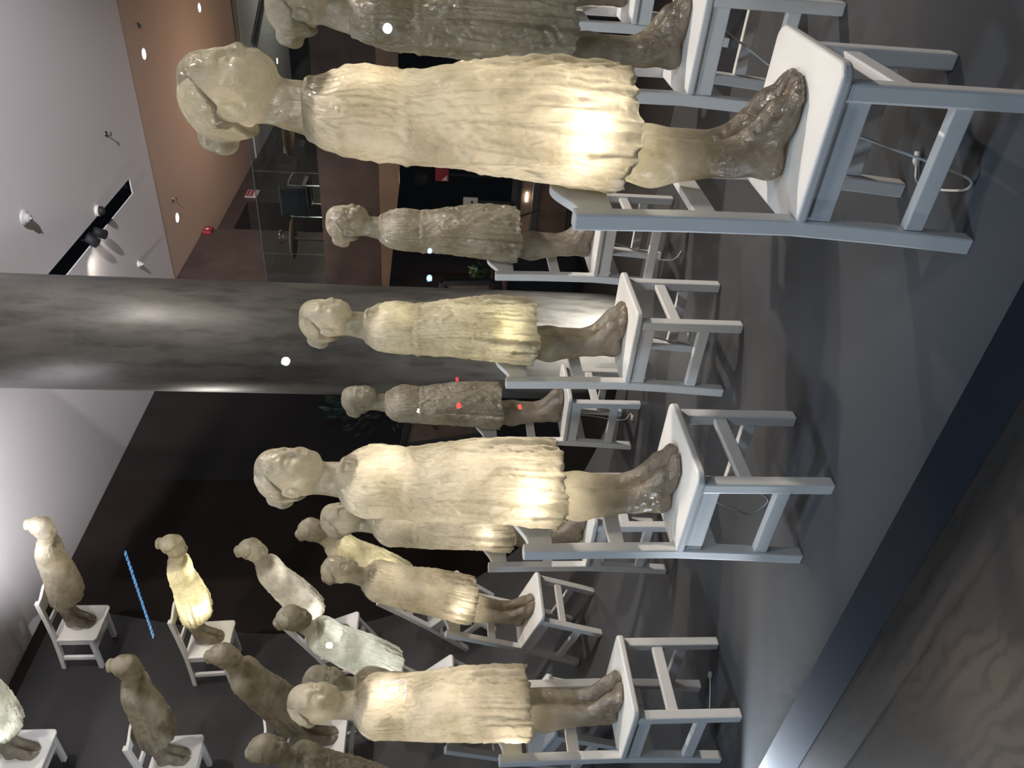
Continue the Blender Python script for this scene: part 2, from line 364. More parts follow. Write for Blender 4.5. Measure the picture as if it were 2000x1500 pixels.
add_box(bm, (-7.0, 11.9, LOW), (-6.18, 12.56, CEIL)); add_box(bm, (-7.0, 13.70, LOW), (-6.18, 21, CEIL)); add_box(bm, (-7.0, 12.56, 4.78), (-6.18, 13.70, CEIL))
struct('wall_back', bm, M_BROWNWALL)
bm = bmesh.new(); add_box(bm, (-7.05, 12.56, 2.86), (-6.9, 13.70, 4.78)); struct('door_1', bm, M_BLACK)
bm = bmesh.new(); add_box(bm, (-7.0, 20.6, LOW), (7.0, 20.9, CEIL)); struct('wall_far', bm, M_BLACKWALL)
bm = bmesh.new(); add_box(bm, (5.5, -4.5, LOW), (5.8, 21, CEIL)); struct('wall_right', bm, M_BLACKWALL)
# ceiling with the dark slot of the lighting track cut out
bm = bmesh.new()
for lo, hi in (((-7.0, -4.5), (-4.19, 10.15)), ((-3.99, -4.5), (5.8, 10.15)), ((-4.19, 9.38), (-3.99, 10.15)), ((-4.19, -4.5), (-3.99, 5.2))):
    add_box(bm, (lo[0], lo[1], CEIL), (hi[0], hi[1], CEIL+0.015))
struct('ceiling', bm, M_CEIL)
bm = bmesh.new(); add_box(bm, (-7.0, 10.15, CEIL+0.005), (5.8, 15.9, CEIL+0.12)); struct('ceiling_mezzanine', bm, M_CEILWARM)
bm = bmesh.new(); add_box(bm, (-7.0, 15.9, CEIL-0.02), (5.8, 20.9, CEIL+0.12)); struct('ceiling_hall', bm, M_CEIL)
bm = bmesh.new(); add_box(bm, (-4.33, 5.05, CEIL+0.016), (-3.85, 9.5, CEIL+0.30))
bmesh.ops.delete(bm, geom=[f for f in bm.faces if abs(f.calc_center_median().z-(CEIL+0.016)) < 1e-4], context='FACES')
slot = obj('lighting_track_slot', bm, M_BLACK); slot['kind'] = 'structure'
# the round concrete column
bm = bmesh.new(); add_lathe(bm, [(0.405, LOW), (0.405, 1.0), (0.405, 3.0), (0.405, CEIL)], 72, (0, 0, 0), True)
c = struct('column', bm, M_CONCRETE); c.location = (-3.205, 4.765, 0)
for p in c.data.polygons: p.use_smooth = len(p.vertices) == 4
# shop window between the viewer and the deck
bm = bmesh.new(); add_box(bm, (-6.7, 1.19, LOW), (5.5, 1.20, CEIL)); struct('window_1', bm, M_GLASS)

# ------------------------------------------------------------------ white chairs
CW, CD, SH, PH = 0.3723, 0.34, 0.4492, 0.9504
def leg_mesh(front, side):
    bm = bmesh.new(); y = side*(CW/2-0.021)
    if front:
        add_bar(bm, (CD/2-0.019, y, 0.0), (CD/2-0.019, y, SH-0.026), 0.040, 0.042, 0.006)
    else:
        pts = [(-CD/2+0.019-0.028, 0.0), (-CD/2+0.019-0.012, 0.22), (-CD/2+0.019, SH), (-CD/2+0.017, 0.70), (-CD/2+0.010, PH)]
        prev = None; rings = []
        for x, z in pts:
            rings.append([bm.verts.new((x+sx*0.020, y+sy*0.020, z)) for sx, sy in ((-1,-1), (1,-1), (1,1), (-1,1))])
        for a, b in zip(rings, rings[1:]):
            for k in range(4): bm.faces.new((a[k], a[(k+1) % 4], b[(k+1) % 4], b[k]))
        bm.faces.new(rings[0][::-1]); bm.faces.new(rings[-1])
        bmesh.ops.recalc_face_normals(bm, faces=bm.faces)
        es = [e for e in bm.edges if len(e.link_faces) == 2 and e.calc_face_angle(0) > 0.5]
        bmesh.ops.bevel(bm, geom=es, offset=0.005, segments=2, affect='EDGES', profile=0.5)
    return bm
def seat_mesh():
    bm = bmesh.new(); out = []
    x0, x1, y1 = -CD/2+0.040, CD/2+0.036, CW/2+0.004
    def arc(cx, cy, r, a0, a1, n=6): return [(cx+r*math.cos(a0+(a1-a0)*k/n), cy+r*math.sin(a0+(a1-a0)*k/n)) for k in range(n+1)]
    r = 0.035
    pts = arc(x1-r, -y1+r, r, -math.pi/2, 0)+arc(x1-r, y1-r, r, 0, math.pi/2)
    # the back corners are notched round the posts
    pts += [(x0, y1), (x0, CW/2-0.043), (-CD/2+0.004, CW/2-0.043), (-CD/2+0.004, -CW/2+0.043), (x0, -CW/2+0.043), (x0, -y1)]
    add_prism(bm, pts, 2, SH-0.027, SH)
    es = [e for e in bm.edges if abs(e.verts[0].co.z-e.verts[1].co.z) < 1e-6]
    bmesh.ops.bevel(bm, geom=es, offset=0.008, segments=3, affect='EDGES', profile=0.5)
    return bm
def crest_mesh():
    bm = bmesh.new(); n = 24; pts = []; hw = CW/2-0.041
    for k in range(n+1):
        y = -hw+2*hw*k/n; t = abs(y)/hw
        pts.append((y, PH-0.018+0.052*(0.5+0.5*math.cos(math.pi*min(1, t*1.05)))))
    pts += [(hw, PH-0.10), (-hw, PH-0.10)]
    add_prism(bm, pts, 0, -CD/2-0.004, -CD/2+0.018)
    es = [e for e in bm.edges if abs(e.verts[0].co.x-e.verts[1].co.x) < 1e-6]
    bmesh.ops.bevel(bm, geom=es, offset=0.005, segments=2, affect='EDGES', profile=0.5)
    return bm
def make_chair():
    t = empty('chair')
    obj('seat', seat_mesh(), M_WHITE, t)
    for fr in (1, 0):
        for sd in (-1, 1): obj('leg', leg_mesh(fr, sd), M_WHITE, t)
    obj('crest_rail', crest_mesh(), M_WHITE, t)
    hw = CW/2-0.040
    bm = bmesh.new(); add_bar(bm, (-CD/2+0.014, -hw, 0.635), (-CD/2+0.014, hw, 0.635), 0.020, 0.052, 0.004); obj('back_slat', bm, M_WHITE, t)
    bm = bmesh.new(); add_bar(bm, (CD/2-0.018, -hw, 0.275), (CD/2-0.018, hw, 0.275), 0.022, 0.046, 0.004); obj('front_stretcher', bm, M_WHITE, t)
    bm = bmesh.new(); add_bar(bm, (-CD/2+0.008, -hw, 0.315), (-CD/2+0.008, hw, 0.315), 0.022, 0.046, 0.004); obj('rear_stretcher', bm, M_WHITE, t)
    for sd in (-1, 1):
        y = sd*(CW/2-0.020)
        bm = bmesh.new(); add_bar(bm, (-CD/2+0.036, y, SH-0.057), (CD/2-0.036, y, SH-0.057), 0.024, 0.062, 0.003, (0, 1, 0)); obj('apron', bm, M_WHITE, t)
        bm = bmesh.new(); add_bar(bm, (-CD/2+0.024, y, 0.155), (CD/2-0.036, y, 0.155), 0.026, 0.046, 0.004, (0, 1, 0)); obj('side_stretcher', bm, M_WHITE, t)
    return t

# ------------------------------------------------------------------ statue: signed distance sculpting
class Grid:
    def __init__(s, lo, hi, h):
        s.lo = np.array(lo); s.h = h; s.n = np.ceil((np.array(hi)-s.lo)/h).astype(int)+1
        s.v = np.full(s.n, 1.0, np.float32)
        s.ax = [s.lo[i]+h*np.arange(s.n[i]) for i in range(3)]
    def local(s, lo, hi):
        a = np.clip(((np.array(lo)-s.lo)/s.h).astype(int), 0, s.n); b = np.clip(((np.array(hi)-s.lo)/s.h).astype(int)+2, 0, s.n)
        sl = tuple(slice(a[i], b[i]) for i in range(3))
        X, Y, Z = np.meshgrid(*[s.ax[i][sl[i]] for i in range(3)], indexing='ij', sparse=True)
        return sl, X, Y, Z
    def union(s, sl, d, k):
        v = s.v[sl]; hh = np.maximum(k-np.abs(v-d), 0)/k
        s.v[sl] = np.minimum(v, d)-hh*hh*k*0.25
    def carve(s, sl, d, k):
        v = s.v[sl]; d = -d; hh = np.maximum(k-np.abs(v-d), 0)/k
        s.v[sl] = np.maximum(v, d)+hh*hh*k*0.25
    def cone(s, a, b, ra, rb, k=0.02, cut=False):
        a, b = np.array(a, float), np.array(b, float); m_ = max(ra, rb)+k+0.02
        sl, X, Y, Z = s.local(np.minimum(a, b)-m_, np.maximum(a, b)+m_)
        ab = b-a; L = max(ab@ab, 1e-9)
        t = np.clip(((X-a[0])*ab[0]+(Y-a[1])*ab[1]+(Z-a[2])*ab[2])/L, 0, 1)
        d = np.sqrt((X-a[0]-ab[0]*t)**2+(Y-a[1]-ab[1]*t)**2+(Z-a[2]-ab[2]*t)**2)-(ra+(rb-ra)*t)
        (s.carve if cut else s.union)(sl, d, k)
    def ell(s, c_, r, k=0.02, cut=False, pitch=0.0):
        c_, r = np.array(c_, float), np.array(r, float); m_ = r.max()+k+0.02
        sl, X, Y, Z = s.local(c_-m_, c_+m_)
        x, y, z = X-c_[0], Y-c_[1], Z-c_[2]
        cp, sp = math.cos(pitch), math.sin(pitch)
        x, z = x*cp+z*sp, -x*sp+z*cp
        k0 = np.sqrt((x/r[0])**2+(y/r[1])**2+(z/r[2])**2)
        k1 = np.sqrt((x/r[0]**2)**2+(y/r[1]**2)**2+(z/r[2]**2)**2)
        d = k0*(k0-1)/np.maximum(k1, 1e-6)
        (s.carve if cut else s.union)(sl, d, k)
    def mesh(s, name):
        v = s.v; neg = v < 0; n = s.n
        idx = -np.ones(n-1, int); cnt = np.zeros(n-1, np.float32); pos = np.zeros((*(n-1), 3), np.float32)
        corners = [(i, j, k) for i in (0, 1) for j in (0, 1) for k in (0, 1)]
        def sub(arr, c_): return arr[c_[0]:n[0]-1+c_[0], c_[1]:n[1]-1+c_[1], c_[2]:n[2]-1+c_[2]]
        for a in corners:
            for ax in range(3):
                if a[ax]: continue
                b = list(a); b[ax] = 1
                va, vb = sub(v, a), sub(v, b); cr = (va < 0) != (vb < 0)
                w_ = np.nonzero(cr); t = va[w_]/(va[w_]-vb[w_])
                p = np.zeros((len(t), 3), np.float32); p[:] = a; p[:, ax] = t
                pos[w_] += p; cnt[w_] += 1
        act = np.nonzero(cnt > 0); idx[act] = np.arange(len(act[0]))
        P = pos[act]/cnt[act][:, None]+np.stack(act, 1); P = P*s.h+s.lo
        F = []
        for ax in range(3):
            o1, o2 = (ax+1) % 3, (ax+2) % 3
            sh = [slice(None)]*3; sh2 = [slice(None)]*3; sh[ax] = slice(0, n[ax]-1); sh2[ax] = slice(1, n[ax])
            A, B = neg[tuple(sh)], neg[tuple(sh2)]
            w_ = np.stack(np.nonzero(A != B), 1); inside = A[tuple(w_.T)]
            ok = (w_[:, o1] > 0) & (w_[:, o2] > 0) & (w_[:, o1] < n[o1]-1) & (w_[:, o2] < n[o2]-1)
            w_, inside = w_[ok], inside[ok]
            q = []
            for d1, d2 in ((0, 0), (1, 0), (1, 1), (0, 1)):
                u_ = w_.copy(); u_[:, o1] -= 1-d1; u_[:, o2] -= 1-d2; q.append(idx[tuple(u_.T)])
            q = np.stack(q, 1); q[~inside] = q[~inside][:, ::-1]; F.append(q)
        F = np.concatenate(F)
        me = bpy.data.meshes.new(name); me.from_pydata(P.tolist(), [], F.tolist()); me.update()
        return smooth(me)

def slim(me):
    n = len(me.vertices); co = np.empty(n*3, np.float32); me.vertices.foreach_get('co', co); co = co.reshape(-1, 3)
    z = co[:, 2]
    co[:, 0] *= np.interp(z, [0.0, 0.06, 0.14, 1.10, 1.37], [1.0, 1.0, 0.95, 0.95, 0.945])
    co[:, 1] *= np.interp(z, [0.0, 0.5, 0.6, 1.12, 1.20, 1.37], [0.86, 0.86, 1.0, 1.0, 0.875, 0.875])
    me.vertices.foreach_set('co', co.ravel()); me.update(); return me
def body_mesh():
    g = Grid((-0.16, -0.235, -0.012), (0.16, 0.235, 1.372), 0.0042)
    for sd in (-1, 1):
        y = sd*0.046
        g.cone((-0.070, y, 0.50), (-0.072, y, 0.42), 0.036, 0.042, 0.02); g.cone((-0.072, y, 0.42), (-0.080, y, 0.31), 0.046, 0.060, 0.02)
        g.cone((-0.080, y, 0.31), (-0.064, y, 0.13), 0.058, 0.040, 0.02)
        g.cone((-0.064, y, 0.13), (-0.056, y, 0.05), 0.040, 0.038, 0.02)
        g.ell((-0.070, y, 0.028), (0.036, 0.034, 0.034), 0.02)
        g.ell((-0.050, y+sd*0.030, 0.075), (0.012, 0.012, 0.012), 0.012)
        g.cone((-0.050, y, 0.060), (0.055, y, 0.030), 0.036, 0.030, 0.03); g.cone((-0.052, y, 0.112), (0.045, y, 0.046), 0.037, 0.030, 0.03)
        g.ell((0.045, y, 0.018), (0.060, 0.040, 0.022), 0.015)
        g.ell((-0.072, y, 0.37), (0.045, 0.045, 0.05), 0.02)
        for i, (dy, xe, r) in enumerate(((-0.027, 0.130, 0.0145), (-0.008, 0.128, 0.0105), (0.007, 0.121, 0.0098), (0.020, 0.112, 0.0094), (0.032, 0.100, 0.0090))):
            yy = y+sd*dy
            g.cone((0.070, yy, 0.020), (xe-0.016, yy, 0.016), r+0.001, r*0.92, 0.008)
            g.ell((xe-0.011, yy, 0.012), (r*1.1, r, r*0.95), 0.004)
    # slim core hidden inside the hollow dress
    g.cone((-0.07, -0.05, 0.49), (-0.07, 0.05, 0.49), 0.022, 0.022, 0.02)
    g.cone((-0.07, 0, 0.49), (-0.025, 0, 1.0), 0.011, 0.011, 0.01)
    g.ell((-0.020, 0, 1.03), (0.060, 0.070, 0.026), 0.02)
    # neck
    g.cone((-0.022, 0, 1.05), (-0.008, 0, 1.13), 0.058, 0.046, 0.03)
    g.cone((-0.014, 0, 1.05), (-0.008, 0, 1.118), 0.062, 0.047, 0.03)
    g.cone((-0.008, 0, 1.12), (0.004, 0, 1.21), 0.046, 0.050, 0.02)
    g.cone((-0.012, 0.020, 1.06), (-0.022, 0.045, 1.20), 0.014, 0.018, 0.02)
    g.cone((-0.012, -0.020, 1.06), (-0.022, -0.045, 1.20), 0.014, 0.018, 0.02)
    # head
    g.ell((0.002, 0, 1.275), (0.094, 0.078, 0.083), 0.02)
    g.ell((0.040, 0, 1.235), (0.058, 0.062, 0.082), 0.03)
    g.ell((0.050, 0, 1.305), (0.044, 0.058, 0.046), 0.03)
    g.ell((0.076, 0, 1.180), (0.024, 0.026, 0.020), 0.025)
    for sd in (-1, 1):
        g.cone((0.066, sd*0.018, 1.180), (-0.004, sd*0.050, 1.208), 0.020, 0.022, 0.025)
        g.ell((0.068, sd*0.036, 1.217), (0.028, 0.026, 0.026), 0.02)
        g.cone((0.094, sd*0.010, 1.268), (0.078, sd*0.046, 1.268), 0.010, 0.010, 0.016)
        g.ell((0.101, sd*0.030, 1.247), (0.017, 0.019, 0.012), 0.012, True)
        g.ell((0.082, sd*0.031, 1.247), (0.015, 0.018, 0.012), 0.006)
        g.cone((0.096, sd*0.020, 1.2455), (0.090, sd*0.043, 1.2465), 0.0026, 0.0026, 0.004)
        # ear with hollow
        g.ell((-0.010, sd*0.076, 1.238), (0.021, 0.010, 0.031), 0.008, False, -0.15)
        g.ell((-0.006, sd*0.086, 1.240), (0.010, 0.008, 0.018), 0.006, True, -0.15)
        # nostril wing
        g.ell((0.104, sd*0.0115, 1.218), (0.0095, 0.0075, 0.0080), 0.006)
    g.cone((0.100, 0, 1.256), (0.113, 0, 1.224), 0.0085, 0.0105, 0.012)
    g.ell((0.113, 0, 1.2215), (0.0085, 0.0095, 0.0080), 0.006)
    g.ell((0.096, 0, 1.197), (0.014, 0.026, 0.020), 0.012)
    g.cone((0.1045, -0.017, 1.1985), (0.1045, 0.017, 1.1985), 0.0052, 0.0052, 0.006)
    g.cone((0.1030, -0.014, 1.1895), (0.1030, 0.014, 1.1895), 0.0062, 0.0062, 0.005)
    g.cone((0.112, -0.020, 1.1942), (0.112, 0.020, 1.1942), 0.0030, 0.0030, 0.004, True)
    # flat soles
    sl, X, Y, Z = g.local((-0.16, -0.235, -0.012), (0.16, 0.235, 0.06))
    g.v[sl] = np.maximum(g.v[sl], -Z+0*X+0*Y)
    me = slim(g.mesh('body'))
    # the cast is hollow: the underside of the neck is left open inside the dress
    bm = bmesh.new(); bm.from_mesh(me); kill = []
    for f in bm.faces:
        c_ = f.calc_center_median()
        if 0.98 < c_.z < 1.035 and f.normal.z < -0.35:
            rr = math.hypot(c_.x+0.027, c_.y)
            if 0.020 < rr < 0.072 and abs(c_.x+0.027) > 0.012: kill.append(f)
        elif 0.44 < c_.z < 0.57 and f.normal.z > 0.2 and math.hypot(c_.x+0.068, c_.y) > 0.020: kill.append(f)
        elif c_.z > 1.20 and (c_.x-0.045)*0.80-(c_.z-1.300)*0.95 < -0.010 and ((c_.x-0.001)/0.0975)**2+(c_.y/0.081)**2+((c_.z-1.2765)/0.084)**2 < 1 and not (abs(c_.x+0.010) < 0.034 and abs(c_.y) > 0.055 and abs(c_.z-1.234) < 0.040): kill.append(f)
    bmesh.ops.delete(bm, geom=kill, context='FACES'); bm.to_mesh(me); bm.free()
    return smooth(me)

def hair_mesh():
    g = Grid((-0.16, -0.115, 1.17), (0.125, 0.115, 1.372), 0.0042)
    g.ell((0.001, 0, 1.2765), (0.099, 0.0825, 0.0855), 0.01)
    g.ell((-0.040, 0, 1.228), (0.046, 0.058, 0.042), 0.02)
    # leave the face and ears free
    sl, X, Y, Z = g.local((-0.16, -0.12, 1.16), (0.13, 0.12, 1.38))
    line = (X-0.045)*0.80-(Z-1.300)*0.95+0.30*np.abs(Y)*0
    g.v[sl] = np.maximum(g.v[sl], line)
    g.ell((-0.010, 0.080, 1.232), (0.028, 0.022, 0.030), 0.01, True); g.ell((-0.010, -0.080, 1.232), (0.028, 0.022, 0.030), 0.01, True)
    # the knot low on the back of the head, in two lobes
    g.ell((-0.094, 0.004, 1.308), (0.030, 0.044, 0.028), 0.012)
    g.ell((-0.102, -0.006, 1.279), (0.027, 0.042, 0.033), 0.010)
    # combed strands
    sl, X, Y, Z = g.local((-0.16, -0.12, 1.16), (0.13, 0.12, 1.38))
    g.v[sl] += (0.0011*np.sin(Y*190+np.sin(X*40)*2)*np.cos(Z*30)).astype(np.float32)
    me = g.mesh('hair')
    # an open shell: no wall between the hair and the hollow head
    bm = bmesh.new(); bm.from_mesh(me); kill = []
    for f in bm.faces:
        c_ = f.calc_center_median(); ln = (c_.x-0.045)*0.80-(c_.z-1.300)*0.95
        if ln > -0.003 and (c_.x/0.092)**2+(c_.y/0.076)**2+((c_.z-1.275)/0.081)**2 < 1: kill.append(f)
    bmesh.ops.delete(bm, geom=kill, context='FACES'); bm.to_mesh(me); bm.free()
    return slim(smooth(me))

def dress_mesh():
    zs = [0.38, 0.55, 0.66, 0.75, 0.83, 0.87, 0.92, 0.97, 1.01, 1.035, 1.055, 1.070, 1.082, 1.094]
    fr = [0.113, 0.115, 0.108, 0.097, 0.080, 0.071, 0.076, 0.079, 0.070, 0.060, 0.055, 0.052, 0.050, 0.047]
    bk = [0.156, 0.140, 0.127, 0.117, 0.112, 0.111, 0.108, 0.103, 0.096, 0.089, 0.084, 0.080, 0.076, 0.070]
    hw = [0.157, 0.149, 0.142, 0.138, 0.135, 0.134, 0.136, 0.138, 0.137, 0.130, 0.117, 0.098, 0.077, 0.061]
    nn = [2.1, 2.15, 2.2, 2.2, 2.2, 2.2, 2.2, 2.2, 2.25, 2.3, 2.3, 2.2, 2.1, 2.0]
    NA, NZ = 300, 230
    rng = np.random.default_rng(5)
    ph = rng.uniform(0, 6.28, 40)
    th = np.linspace(0, 2*np.pi, NA, endpoint=False)
    hem = 0.384+0.009*np.sin(th*2+1)+0.006*np.sin(th*5+ph[0])+0.0022*np.sin(th*11+ph[1])+0.002*np.sin(th*29+ph[2])
    arm = [((-0.020, 0.096, 1.000), (-0.046, 0.104, 0.80), 0.043, 0.037), ((-0.046, 0.104, 0.80), (-0.040, 0.122, 0.640), 0.037, 0.028),
           ((-0.040, 0.128, 0.628), (-0.030, 0.132, 0.572), 0.026, 0.026)]
    for dx, ln in ((0.022, 0.058), (0.007, 0.070), (-0.008, 0.066), (-0.021, 0.050)):
        arm.append(((-0.030+dx, 0.142, 0.568), (-0.020+dx*1.1, 0.146, 0.560-ln), 0.0125, 0.0105))
    arm.append(((-0.010, 0.140, 0.612), (0.010, 0.145, 0.556), 0.0130, 0.0110))
    arm = [(np.array(a_), np.array(b_), r1, r2) for a_, b_, r1, r2 in arm]
    def knots(n, seed):
        q = np.random.default_rng(seed).normal(0, 1, n)
        def f(u):
            u = (u % 1.0)*n; i = int(u); t = u-i; t = t*t*(3-2*t)
            return q[i % n]*(1-t)+q[(i+1) % n]*t
        return f
    k1, k2, k3, k4, k5 = knots(30, 1), knots(64, 2), knots(17, 3), knots(41, 4), knots(90, 6)
    verts = []
    # rolled hem first: a narrow lip turned inwards gives the shell its thickness
    def ring(t, lip=0.0):
        out = []
        for i, a in enumerate(th):
            z = hem[i]+(1.094-hem[i])*t+lip*0.010
            f, b, w_, n_ = (float(np.interp(z, zs, q)) for q in (fr, bk, hw, nn))
            xc, rx = (f-b)/2, (f+b)/2
            ca, sa = math.cos(a), math.sin(a)
            x = xc+rx*math.copysign(abs(ca)**(2/n_), ca); y = w_*math.copysign(abs(sa)**(2/n_), sa)
            sk = min(1, max(0, (0.86-z)/0.30)); up = min(1, max(0, (z-0.88)/0.08))*min(1, max(0, (1.09-z)/0.05))
            front = 0.5+0.5*ca
            al = 2*math.pi*i/NA
            fold = 0.0
            # soft pleats falling from the waist, deeper at the front
            u_ = al/(2*math.pi)
            fold += sk*(0.0022+0.0034*front)*(k1(u_+0.006*math.sin(z*9))+0.55*k2(u_+0.004*math.sin(z*14+1)))
            fold += sk*0.0035*k3(u_+0.10*z)+0.0022*k4(u_+0.05*math.sin(z*21))*math.sin(z*37+k3(u_)*3)
            fold += 0.0012*k5(u_+0.02*math.sin(z*40))*math.sin(z*90+k4(u_)*4)
            fold += 0.0018*math.sin(al*9+z*23+ph[7])*math.sin(z*31+al*4+ph[8])
            fold += 0.0009*math.sin(al*31+z*60+ph[9])*math.sin(z*75-al*14+ph[10])
            # gathers fanning from the neckline
            fold += up*0.0012*math.sin(al*34+ph[11]+z*18)
            fold += 0.0035*math.exp(-((z-0.872)/0.010)**2)-0.0025*math.exp(-((z-0.890)/0.012)**2)
            fold += 0.004*math.exp(-((z-1.086)/0.007)**2)
            r_ = math.hypot(x-xc, y) or 1e-6
            dx, dy = (x-xc)/r_, y/r_
            x += dx*fold; y += dy*fold
            for A, B, ra, rb in arm:
                p = np.array((x, abs(y), z)); ab = B-A
                tt = min(1, max(0, (p-A)@ab/(ab@ab))); q = A+ab*tt; rr = ra+(rb-ra)*tt
                dlt = p-q; dd = math.sqrt(dlt@dlt)
                if dd < rr and abs(z-q[2]) < rr:
                    x += dx*(rr-dd); y += dy*(rr-dd)
            x -= dx*0.004*lip; y -= dy*0.004*lip
            out.append((x, y, z))
        return out
    rings = [ring(0.0, 1.6), ring(0.0, 0.7), ring(0.0, 0.0)]+[ring((k/NZ)) for k in range(1, NZ+1)]
    verts = [p for r_ in rings for p in r_]
    faces = []
    for j in range(len(rings)-1):
        for i in range(NA):
            faces.append((j*NA+i, j*NA+(i+1) % NA, (j+1)*NA+(i+1) % NA, (j+1)*NA+i))
    me = bpy.data.meshes.new('dress'); me.from_pydata(verts, [], faces); me.update()
    # crumpled skin: ridges pressed into the cast
    n = len(me.vertices); co = np.array(verts, np.float64); nr = np.empty(n*3, np.float32); me.vertices.foreach_get('normal', nr); nr = nr.reshape(-1, 3)
    u = np.tile(np.arange(NA)/NA, len(rings)); v = (co[:, 2]-0.37)/0.73
    def vnoise(u, v, nu, nv, seed):
        gq = np.random.default_rng(seed).uniform(0, 1, (nu, nv+2))
        a, b = (u % 1.0)*nu, np.clip(v, 0, 0.999)*nv
        i, j = a.astype(int), b.astype(int); fa, fb = a-i, b-j; fa = fa*fa*(3-2*fa); fb = fb*fb*(3-2*fb); i2 = (i+1) % nu; i = i % nu
        return (gq[i, j]*(1-fa)+gq[i2, j]*fa)*(1-fb)+(gq[i, j+1]*(1-fa)+gq[i2, j+1]*fa)*fb
    wu = u+0.030*(vnoise(u, v, 12, 14, 21)-0.5); wv_ = v+0.050*(vnoise(u, v, 14, 12, 22)-0.5)
    rd = lambda q: 1-np.abs(2*q-1)
    r_ = (rd(vnoise(wu, wv_, 30, 26, 23))**2-0.35)*0.0018+(rd(vnoise(wu, wv_, 64, 44, 24))**2-0.35)*0.0011+(rd(vnoise(wu, wv_, 110, 80, 25))-0.5)*0.0005
    skirt = np.interp(co[:, 2], [0.38, 0.70, 0.86], [1.0, 0.8, 0.0])*(0.35+0.65*(0.5+0.5*np.cos(u*2*np.pi)))
    r_ += skirt*((rd(vnoise(u+0.25*(wu-u), v, 44, 3, 26))**3-0.2)*0.0075+(rd(vnoise(u, v, 90, 5, 27))**2-0.35)*0.0022)
    amp = np.interp(co[:, 2], [0.38, 0.60, 0.85, 1.0, 1.07, 1.09], [1.0, 0.9, 0.7, 0.55, 0.4, 0.1])
    co += nr*(r_*amp)[:, None]
    me.vertices.foreach_set('co', co.astype(np.float32).ravel()); me.update()
    return smooth(me)

ME_BODY, ME_HAIR, ME_DRESS = body_mesh(), hair_mesh(), dress_mesh()
bm = bmesh.new(); bmesh.ops.create_uvsphere(bm, u_segments=16, v_segments=10, radius=0.016)
ME_BULB = bpy.data.meshes.new('bulb'); bm.to_mesh(ME_BULB); bm.free(); smooth(ME_BULB); ME_BULB.materials.append(M_BULB)
def make_statue():
    t = empty('statue')
    obj('body', ME_BODY, M_RESIN, t); obj('hair', ME_HAIR, M_DRESS, t); obj('dress', ME_DRESS, M_DRESS, t)
    return t

